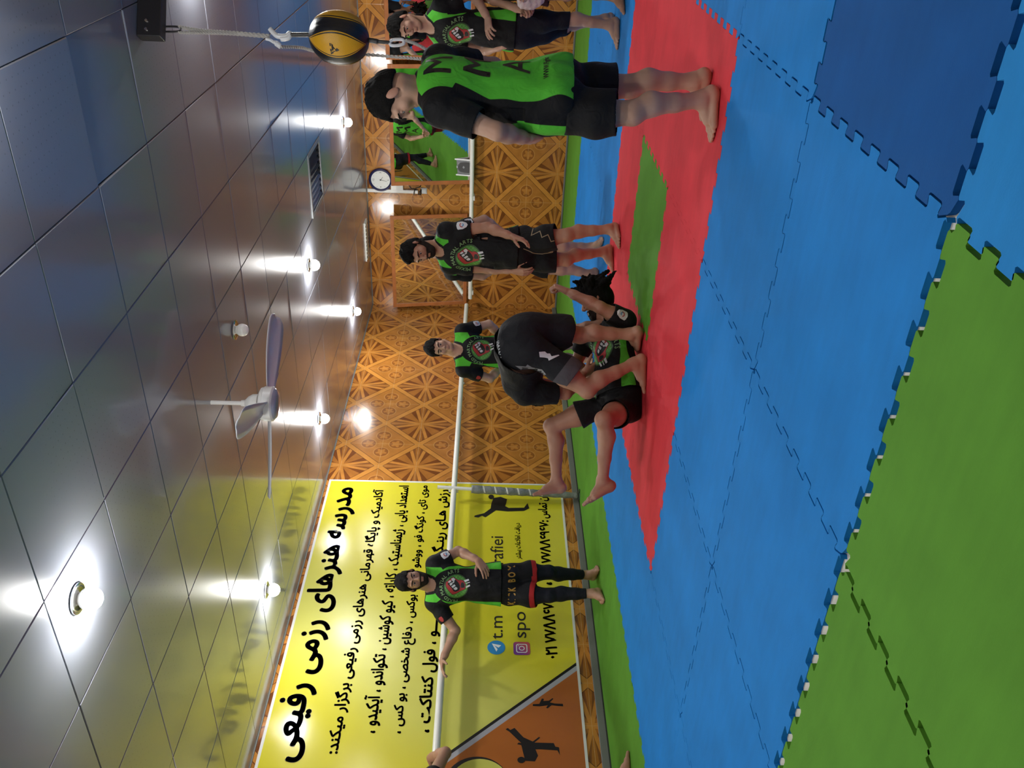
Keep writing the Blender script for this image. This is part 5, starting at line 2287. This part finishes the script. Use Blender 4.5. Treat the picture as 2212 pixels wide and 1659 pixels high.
# ---------------------------------------------------------------- person leaning on the rail by the banner
wrA = on_x(955, 1428, BARX + .03)
A = dict(
    head=W(887, 1254, 7.28), face=dirv(.30, -.85, -.42), hup=dirv(-.02, -.35, 1), neck=W(926, 1261, 7.36),
    pel=W(1092, 1261, 7.38),
    shL=W(940, 1219, 7.38), elL=W(990, 1190, 7.46), wrL=W(1033, 1210, 7.30), handL=W(1052, 1236, 7.23) - W(1033, 1210, 7.30), palmL=dirv(-.3, .7, .35),
    shR=W(938, 1301, 7.36), elR=W(984, 1362, 7.32), wrR=wrA, handR=np.array([.02, -1.0, -.10]), palmR=np.array([.15, -.1, -1.0]),
    hipL=W(1108, 1241, 7.40), hipR=W(1108, 1283, 7.34),
    kneeL=W(1184, 1236, 7.42), ankL=W(1268, 1242, 7.58), footL=on_z(1296, 1212) - on_z(1287, 1244),
    kneeR=W(1186, 1286, 7.26), ankR=W(1282, 1282, 7.24), footR=dirv(-.22, -1, 0))
for sd, p_ in (('L', (1287, 1240)), ('R', (1297, 1281))):
    f_ = on_z(*p_)
    A['ank' + sd] = np.array([A['ank' + sd][0], A['ank' + sd][1], .082])


def red_hem(v, cuts, o):
    t = np.max(np.stack([np.where(np.linalg.norm((v - c[0]) - ((v - c[0]) @ c[1])[:, None] * c[1], axis=1) < .15, (v - c[0]) @ c[1] - c[2] + .042, -.05) for c in cuts]), 0)
    return t


PA = make_person(A, 'person resting one arm on the rail before the yellow banner, in KICK BOX shorts', (A['pel'][0], A['pel'][1], 0),
                 dict(skin=SKIN_A, sole=.0, beard=True, curlL=[.25, .35, .4, .5], curlR=[.16, .2, .22, .3], spreadL=.12, thumbL=1.2, hem=.04, waist=.12, hair_t=.012, group=FG,
                      legs=(('leggings', NAVY, 1.86, .006, None), ('shorts', REDB, .66, .020, red_hem))))
chest_emblem(PA, .005, .645)
press('shorts_lettering', [block_text('K I C K   B O X', .31, .064, m_gold, 0, .035)],
      (PA['pel'] - PA['up'] * .045 + PA['F'] * .1), -PA['R3'][:, 0], PA['up'], PA['shorts_bvh'], PA['shorts'])
sleeve_badge(PA, A, 'L', t=.45, out=dirv(.6, -.8, 0))
sleeve_badge(PA, A, 'R', m_redp, .50, .6, out=dirv(-.5, -.9, 0))

# ---------------------------------------------------------------- bearded person with zigzag shorts
Bd = dict(
    head=W(899, 542, 6.86), face=dirv(-.62, -.62, -.50), hup=dirv(-.25, -.25, 1), neck=W(944, 534, 6.95),
    pel=W(1118, 540, 6.95),
    shL=W(965, 500, 6.84), elL=W(1052, 491, 6.80), wrL=W(1106, 511, 6.72), handL=W(1150, 523, 6.66) - W(1106, 511, 6.72), palmL=dirv(-.9, .3, 0),
    shR=W(972, 573, 7.04), elR=W(1052, 580, 7.06), wrR=W(1108, 584, 6.96), handR=W(1138, 590, 6.92) - W(1108, 584, 6.96), palmR=dirv(.7, .6, 0),
    hipL=W(1136, 522, 6.90), hipR=W(1136, 560, 7.00),
    kneeL=W(1226, 507, 6.80), ankL=W(1312, 495, 6.80), footL=dirv(-.78, -.62, 0),
    kneeR=W(1224, 560, 7.00), ankR=W(1298, 544, 7.10), footR=dirv(-.97, -.22, 0))
for sd in 'LR':
    Bd['ank' + sd][2] = .082
PB = make_person(Bd, 'bearded person in black zigzag-trimmed shorts looking down, standing before the corner mirror', (Bd['pel'][0], Bd['pel'][1], 0),
                 dict(skin=SKIN_B, sole=.0, beard=True, beard_t=.007, quiff=True, hair_t=.008, hem=-.0, waist=.06, curlL=[.30, .38, .45, .5], curlR=[.3, .4, .45, .5],
                      group=FG, legs=(('shorts', BLACKS, .74, .024, None),)))
chest_emblem(PB, .015, .60, 1.05)
sleeve_badge(PB, Bd, 'L', t=.42, s=1.1, out=dirv(.35, -.95, .1))


def line2(pts, w_):
    vs, fs = [], []
    for i in range(len(pts) - 1):
        a_, b_ = np.array(pts[i]), np.array(pts[i + 1])
        d = (b_ - a_) / np.linalg.norm(b_ - a_)
        n = np.array([-d[1], d[0]]) * w_ / 2
        o_ = len(vs)
        vs += [a_ - n - d * w_ * .4, b_ - n + d * w_ * .4, b_ + n + d * w_ * .4, a_ + n - d * w_ * .4]
        fs.append((o_, o_ + 1, o_ + 2, o_ + 3))
    return np.array(vs), fs


m_tan = mat('tan_piping', (.30, .22, .12), .5)
zC = W(1160, 520, 6.6)
press('zigzag_piping', [(*line2([(.13, .02), (.07, .035), (.10, -.03), (.05, -.045), (.07, -.09), (.02, -.115), (.035, -.165), (-.02, -.185)], .006), m_tan, 0),
                        (*line2([(-.03, .09), (-.05, .02), (-.055, -.06), (-.04, -.14)], .005), m_tan, 0),
                        (*line2([(-.16, .06), (-.19, -.05), (-.24, -.15)], .005), m_tan, 0)],
      zC, LRT, UPZ, PB['shorts_bvh'], PB['shorts'], grid=.02)

# ---------------------------------------------------------------- person half hidden behind the bearded one
Cd = dict(
    head=W(930, 536, 7.90), face=dirv(-.8, -.5, -.2), hup=dirv(0, 0, 1), neck=W(962, 540, 7.85),
    pel=W(1120, 548, 7.90),
    shL=W(978, 500, 7.82), elL=W(1046, 474, 7.90), wrL=W(1092, 506, 8.04), handL=dirv(-.7, .3, -.4), palmL=dirv(0, 1, 0),
    shR=W(978, 588, 8.0), elR=W(1042, 596, 8.10), wrR=W(1090, 560, 8.12), handR=dirv(.7, .1, -.4), palmR=dirv(0, 1, 0),
    hipL=W(1136, 532, 7.84), hipR=W(1136, 566, 7.96),
    kneeL=W(1216, 533, 7.80), ankL=W(1278, 533, 7.86), footL=dirv(.35, -.9, 0),
    kneeR=W(1212, 582, 7.94), ankR=W(1274, 592, 7.98), footR=dirv(-.9, -.45, 0))
for sd in 'LR':
    Cd['ank' + sd][2] = .082
PC = make_person(Cd, 'person mostly hidden behind the bearded one, only sleeve and bare legs showing', (Cd['pel'][0], Cd['pel'][1], 0),
                 dict(skin=SKIN_C, sole=.0, group=FG, h=.005, legs=(('shorts', BLACKS, .68, .022, None),)))
sleeve_badge(PC, Cd, 'L', t=.5, out=dirv(.3, -.95, .1))

# ---------------------------------------------------------------- young onlooker by the left wall
DD = 8.35
Dd = dict(
    head=W(947, 750, DD - .05), face=dirv(-.10, -.93, -.30), hup=dirv(-.12, -.30, 1), neck=W(986, 758, DD),
    pel=W(1118, 760, DD + .06),
    shL=W(1000, 716, DD + .02), elL=W(1056, 700, DD + .12), wrL=W(1094, 738, DD + .25), handL=dirv(-.7, .1, -.5), palmL=dirv(0, 1, .1),
    shR=W(1002, 798, DD - .02), elR=W(1058, 818, DD + .10), wrR=W(1098, 776, DD + .25), handR=dirv(.8, .1, -.35), palmR=dirv(0, 1, .1),
    hipL=W(1135, 741, DD + .05), hipR=W(1136, 779, DD + .05),
    kneeL=W(1212, 742, DD + .02), ankL=W(1268, 744, DD + .08), footL=dirv(.15, -1, 0),
    kneeR=W(1214, 776, DD), ankR=W(1270, 776, DD + .05), footR=dirv(-.2, -1, 0))
for sd in 'LR':
    Dd['ank' + sd][2] = .082


def grey_hem(v, cuts, o):
    return -np.max(np.stack([np.where(np.linalg.norm((v - c[0]) - ((v - c[0]) @ c[1])[:, None] * c[1], axis=1) < .15, (v - c[0]) @ c[1] - c[2] + .05, -.05) for c in cuts]), 0)


PD = make_person(Dd, 'young short-haired person facing the camera with hands behind the back', (Dd['pel'][0], Dd['pel'][1], 0),
                 dict(skin=SKIN_C, sole=.0, group=FG, hair_t=.018, w=.95, hem=-.08, legs=(('shorts', REDS, .72, .024, grey_hem),)))
chest_emblem(PD, .0, .61)
back_print(PD)
sleeve_badge(PD, Dd, 'L', t=.52, out=dirv(.5, -.85, .1))
sleeve_badge(PD, Dd, 'R', m_redp, .50, .6, out=dirv(-.4, -.9, 0))

# ---------------------------------------------------------------- wrestler bent over
Ed = dict(
    head=W(1172, 846, 5.96), face=dirv(-.5, .45, -.75), hup=dirv(-.55, .55, -.5), neck=W(1130, 824, 5.78),
    pel=W(1122, 738, 5.48),
    shR=W(1134, 848, 5.64), elR=W(1222, 850, 5.70), wrR=W(1262, 806, 5.84), handR=dirv(.4, .2, -.7), palmR=dirv(.5, .6, .2),
    shL=W(1150, 772, 5.98), elL=W(1248, 713, 5.96), wrL=W(1306, 698, 5.88), handL=W(1338, 694, 5.84) - W(1306, 698, 5.88), palmL=dirv(-.2, .4, -.8),
    hipL=W(1170, 708, 5.52), hipR=W(1176, 772, 5.44),
    kneeL=W(1254, 724, 5.62), ankL=W(1366, 722, 5.62), footL=on_z(1385, 752) - on_z(1393, 716),
    kneeR=W(1268, 842, 5.42), ankR=W(1372, 786, 5.50), footR=on_z(1394, 850) - on_z(1398, 775))
Ed['ankL'][2] = .094
Ed['ankR'][2] = .082
Ed['fupL'] = unit(UPZ * 1.0 + unit(Ed['footL'] * np.array([1, 1, 0])) * .10)


def grey_side(v, cuts, o):
    """grey lower outside of the right leg"""
    hip, td, l_ = cuts[1]
    t = (v - hip) @ td
    lat = (v - hip) @ (o['RP'][:, 0])
    return np.where(lat > -.09, np.minimum(lat - .005, t - .13), -.05)


PE = make_person(Ed, 'person in black bent double over the one on the floor, seen from behind', (Ed['pel'][0], Ed['pel'][1], 0),
                 dict(skin=SKIN_B, sole=.0, shirt=BLACKS, hem=.070, hem_tilt=.5, sleeve=.78, waist=.090, curlL=.3, loose=.026,
                      legs=(('shorts', GREYS, .66, .030, grey_side),)))
cW = PE['pel'] + PE['up'] * .052
press('waistband_lettering', [block_text('WARRIOR MMA', .30, .026, m_wprint, 0, .02, -.01)], cW - PE['F'] * .1, PE['R3'][:, 0], PE['up'], PE['shorts_bvh'], PE['shorts']) if False else None
zig = [(1165, 761), (1166, 773), (1176, 771), (1178, 781), (1186, 778), (1209, 766), (1194, 770), (1191, 765), (1182, 769), (1181, 759)]


def px_press(name, polys, D, p, part, **kw):
    """print whose outline is measured in the photo, pressed on the cloth from the viewing side"""
    q0 = W(*polys[0][0][0], D)
    parts = []
    ref = None
    for pts, m, ex in polys:
        w3 = [W(x, y, D) for x, y in pts]
        if ref is None:
            ref = np.mean(w3, 0)
        v2 = [((q - ref) @ V_RT, -((q - ref) @ V_DN)) for q in w3]
        parts.append((*poly2(v2), m, ex))
    return press(name, parts, ref, V_RT, -V_DN, p[part + '_bvh'], p[part], reach=.45, **kw)


E0 = lambda pts: [(1040 + x / 5.821, 600 + y / 5.821) for x, y in pts]
px_press('white_zigzag_logo', [(E0([(725, 930), (800, 925), (830, 950), (865, 950), (885, 985), (975, 965), (985, 975), (850, 1040), (840, 1010), (800, 1000), (735, 995)]), m_wprint, 0)], 5.3, PE, 'shorts')
px_press('grey_side_print', [(E0([(425, 1100), (560, 1110), (580, 1085), (640, 1120), (770, 1150), (820, 1210), (810, 1320), (640, 1240), (500, 1150)]), m_greyp, 0)], 5.3, PE, 'shorts')
px_press('black_side_lettering', [(E0([(510, 1120), (590, 1130), (600, 1200), (545, 1190)]), m_bprint, .0006), (E0([(610, 1150), (690, 1130), (700, 1180), (640, 1240)]), m_bprint, .0006),
                                  (E0([(730, 1180), (790, 1200), (780, 1260), (710, 1250)]), m_bprint, .0006)], 5.3, PE, 'shorts')
px_press('red_tab', [(E0([(650, 1250), (725, 1285), (680, 1295), (645, 1290)]), m_redp, .0008)], 5.3, PE, 'shorts')
# letters running round the waistband
wb = []
for k, ch in enumerate('WANNAFIGHT'):
    t = k / 9
    x = 165 + 100 * t ** 1.3
    y = 800 + 345 * t
    x, y = 195 + 65 * t + 14 * math.sin(t * 3.1) * -1, 790 + 350 * t
    wb.append((1040 + x / 5.821, 600 + y / 5.821, ch, -(.16 + .05 * t)))
parts = []
ref = W(wb[4][0], wb[4][1], 5.3)
for x, y, ch, rot in wb:
    v, f = fit_text(ch, -.010, .010, -.014, .014, .03)
    ph = .22
    v = np.c_[v[:, 0] * math.cos(ph) - v[:, 1] * math.sin(ph), v[:, 0] * math.sin(ph) + v[:, 1] * math.cos(ph)]
    q = W(x, y, 5.3)
    parts.append((v + np.array([(q - ref) @ V_RT, -((q - ref) @ V_DN)]), f, m_wprint, 0))
press('waistband_lettering', parts, ref, V_RT, -V_DN, PE['shorts_bvh'], PE['shorts'], reach=.45)

# ---------------------------------------------------------------- wrestler on his back
Fd = dict(
    head=W(1288, 648, 5.98), face=dirv(-.42, -.10, .9), hup=dirv(.92, .10, .32), neck=W(1316, 690, 5.92),
    pel=W(1340, 858, 5.74),
    shL=W(1350, 694, 5.72), elL=W(1296, 664, 5.66), wrL=W(1226, 630, 5.74), handL=W(1200, 618, 5.76) - W(1226, 630, 5.74), palmL=dirv(-.9, .2, 0),
    shR=W(1272, 722, 6.04), elR=W(1243, 788, 6.10), wrR=W(1272, 812, 5.96), handR=dirv(-.2, -.3, -.6), palmR=dirv(.3, -.9, 0),
    hipR=W(1310, 872, 5.86), hipL=W(1352, 884, 5.64),
    kneeR=W(1192, 920, 5.90), ankR=W(1202, 1040, 5.96), footR=dirv(-.1, -.22, 1.0), fupR=dirv(.95, .1, .15),
    kneeL=W(1305, 906, 5.28), ankL=W(1302, 1040, 5.48), footL=dirv(-.42, -.25, .85), fupL=dirv(.8, .2, .55))
LOCK = []
_r = np.random.default_rng(3)
for k in range(26):
    a_ = _r.uniform(0, 6.283)
    b_ = _r.uniform(.2, 1.25)
    d_ = np.array([math.cos(a_) * math.sin(b_), math.sin(a_) * math.sin(b_), math.cos(b_)])
    p0_ = np.array([0, -.012, .028]) + d_ * np.array([.07, .09, .085])
    sw = np.array([_r.normal(0, .02), -.02 + _r.normal(0, .03), _r.normal(0, .015)])
    L_ = _r.uniform(.035, .075)
    LOCK.append(([p0_, p0_ + d_ * L_ * .5 + sw * .4, p0_ + d_ * L_ + sw * 1.4], [.030, .024, .010]))
PF = make_person(Fd, 'person lying on his back on the red mats, fist raised and knees bent', (Fd['pel'][0], Fd['pel'][1], 0),
                 dict(skin=SKIN_B, sole=.0, beard=True, hair='long', hair_t=.022, locks=LOCK, group=FG, curlL=[1.25, 1.3, 1.3, 1.35], thumbL=1.6, curlR=.8, hem=.02,
                      legs=(('shorts', BLACKS, .52, .012, None),)))
chest_emblem(PF, .0, .56, 1.0)
sleeve_badge(PF, Fd, 'L', t=.35, out=dirv(.4, -.7, .5))

# ---------------------------------------------------------------- person in front, back to the camera
GF = dirv(-.80, .60, 0)
Gd = dict(
    head=W(850, 208, 3.92), face=dirv(-.80, .22, -.56), hup=dirv(-.50, .10, .86), neck=W(913, 190, 3.97),
    pel=W(1190, 212, 3.98),
    shL=W(955, 236, 3.84), elL=W(1074, 284, 3.80), wrL=W(1138, 299, 3.95), handL=dirv(.15, .75, -.45), palmL=dirv(.9, .2, .1),
    shR=W(950, 134, 4.11), elR=W(1066, 142, 4.28), wrR=W(1140, 200, 4.36), handR=dirv(-.7, .35, -.4), palmR=dirv(-.3, -.8, 0),
    hipL=W(1210, 244, 3.92), hipR=W(1210, 184, 4.06),
    kneeL=W(1366, 243, 3.86), ankL=W(1519, 216, 3.90), footL=on_z(1545, 322) - on_z(1556, 215),
    kneeR=W(1362, 186, 4.06), ankR=W(1508, 176, 4.06), footR=on_z(1531, 215) - on_z(1543, 158))
for sd in 'LR':
    Gd['ank' + sd][2] = .082
PG = make_person(Gd, 'person in front, back to the camera, large MMA lettering on the green back', (Gd['pel'][0], Gd['pel'][1], 0),
                 dict(skin=SKIN_C, sole=.0, w=1.02, hair_t=.006, hem=-.085, group=FG, sleeve=.66,
                      loose=.022, legs=(('shorts', BLACKS, .79, .024, None),)))
back_print(PG, .885, .120, .172, .145, .012)
press('web_lettering', [block_text('WWW.Fight', .15, .030, m_bprint, 0, .03, 0, 0)], PG['sp'](.06, -.02, -.1), PG['R3'][:, 0], PG['up'], PG['shirt_bvh'], PG['shirt'])

# ---------------------------------------------------------------- person at the right edge in knee-length leggings
Hd = dict(
    head=W(872, 54, 7.02), face=dirv(-.82, -.42, -.45), hup=dirv(-.38, -.12, 1), neck=W(921, 52, 7.10),
    pel=W(1112, 62, 7.12),
    shL=W(955, 12, 7.00), elL=W(1022, -16, 6.98), wrL=W(1054, 40, 6.92), handL=W(1056, 82, 6.88) - W(1054, 40, 6.92), palmL=dirv(-.2, .5, -.8),
    shR=W(958, 92, 7.28), elR=W(1040, 110, 7.32), wrR=W(1086, 100, 7.14), handR=dirv(.3, -.4, -.7), palmR=dirv(.6, .5, 0),
    hipL=W(1130, 44, 7.06), hipR=W(1130, 80, 7.18),
    kneeL=W(1216, 44, 7.06), ankL=W(1312, 54, 7.06), footL=on_z(1341, 108) - on_z(1343, 52),
    kneeR=W(1216, 60, 7.26), ankR=W(1298, 40, 7.36), footR=dirv(-.8, -.6, 0))
for sd in 'LR':
    Hd['ank' + sd][2] = .082
PH = make_person(Hd, 'person with hand on hip at the right edge in knee-length black leggings', (Hd['pel'][0], Hd['pel'][1], 0),
                 dict(skin=SKIN_C, sole=.0, hair_t=.014, hem=-.0, waist=.06, group=FG, curlL=[.35, .4, .45, .55], spreadL=.12,
                      legs=(('leggings', NAVY, 1.14, .010, None),)))
chest_emblem(PH, .01, .62)
sleeve_badge(PH, Hd, 'L', t=.45, s=1.2, out=dirv(.2, -.95, .2))
px_press('leg_mark', [([(1098, 54), (1104, 50), (1110, 66)], m_wprint, 0), ([(1104, 50), (1107, 49), (1112, 64), (1110, 66)], m_greyp, .0003)], 6.7, PH, 'leggings')

# ---------------------------------------------------------------- person cut by the right edge
Id = dict(
    head=W(850, -62, 6.75), face=dirv(-.9, -.3, -.1), hup=UPZ, neck=W(892, -58, 6.8),
    pel=W(1105, -48, 6.8),
    shL=W(925, -92, 6.66), elL=W(1040, -96, 6.62), wrL=W(1118, -46, 6.66), handL=dirv(-.85, -.05, -.4), palmL=dirv(.1, .8, .3),
    shR=W(925, -22, 6.98), elR=W(1052, -6, 7.00), wrR=W(1132, 24, 6.86), handR=dirv(-.45, -.5, -.4), palmR=dirv(.6, -.3, .4),
    hipL=W(1122, -62, 6.74), hipR=W(1122, -30, 6.86),
    kneeL=W(1224, -52, 6.72), ankL=W(1330, -56, 6.74), footL=dirv(-.9, -.4, 0),
    kneeR=W(1224, -14, 6.84), ankR=W(1326, -8, 6.84), footR=dirv(-.9, -.25, 0))
for sd in 'LR':
    Id['ank' + sd][2] = .082
PI = make_person(Id, 'person cut off by the right edge, only forearm, dark shorts and one foot showing', (Id['pel'][0], Id['pel'][1], 0),
                 dict(skin=SKIN_A, sole=.0, h=.005, shirt=BLACKS, curlR=1.0, legs=(('shorts', MAROON, .66, .03, None),)))
# bandage bundle held in the hand
hc = Id['wrR'] + unit(Id['handR']) * .06
S = Shape()
c_ = W(1142, 6, 6.74)
S.ell(c_, np.stack([LRT, LFW, UPZ], 1), np.array([.055, .04, .085]), .02)
S.ell(c_ + dirv(.02, -.01, -.07), np.stack([LRT, LFW, UPZ], 1), np.array([.045, .035, .05]), .02)
S.cone(c_ + dirv(.0, 0, .05), W(1122, -2, 6.7), .03, .02, .03)
v, q = mesh_shape(S, .004, lambda P, d: d + .004 * np.sin(P[:, 2] * 130 + P[:, 0] * 60) * np.sin(P[:, 1] * 90 + P[:, 0] * 80))
m_cloth = mat('white_pink_cloth', (.60, .52, .52), .8, bump=.5, bscale=60, vary=.12, vscale=30)
tag(mesh_obj('hand_cloth', v, q, m_cloth, (c_[0], c_[1], c_[2])), 'crumpled white and pink cloth held by the person cut off at the right edge', 'cloth')

# ---------------------------------------------------------------- person beyond the left edge, hand on the rail
jx = on_x(945, 1652, BARX + .02)
base = on_z(1357, 1652)
b0 = np.array([base[0] + .06, base[1] - .52, 0])
Jd = dict(
    head=b0 + np.array([.0, -.02, 1.60]), face=np.array([.9, .3, -.2]), hup=UPZ, neck=b0 + np.array([0, -.04, 1.44]),
    pel=b0 + np.array([0, -.06, .92]),
    shL=b0 + np.array([-.02, .14, 1.38]), elL=np.array([BARX + .30, jx[1] - .10, 1.22]), wrL=np.array([BARX + .13, jx[1] - .02, 1.335]), handL=np.array([-1.0, .15, -.12]), palmL=np.array([-.15, 0, -1]),
    shR=b0 + np.array([.0, -.23, 1.38]), elR=b0 + np.array([.05, -.30, 1.12]), wrR=b0 + np.array([.18, -.28, .92]), handR=np.array([.2, 0, -1]), palmR=np.array([0, 1, 0]),
    hipL=b0 + np.array([0, .04, .86]), hipR=b0 + np.array([0, -.16, .86]),
    kneeL=b0 + np.array([.05, .20, .46]), ankL=b0 + np.array([-.03, .38, .082]), footL=np.array([.30, .95, 0]),
    kneeR=b0 + np.array([.04, -.22, .48]), ankR=b0 + np.array([0, -.24, .082]), footR=np.array([1, .1, 0]))
PJ = make_person(Jd, 'person beyond the left edge, only knuckles on the rail and toes showing', (Jd['pel'][0], Jd['pel'][1], 0),
                 dict(skin=SKIN_B, sole=.0, h=.005, curlL=[.8, .85, .9, .9], group=FG))
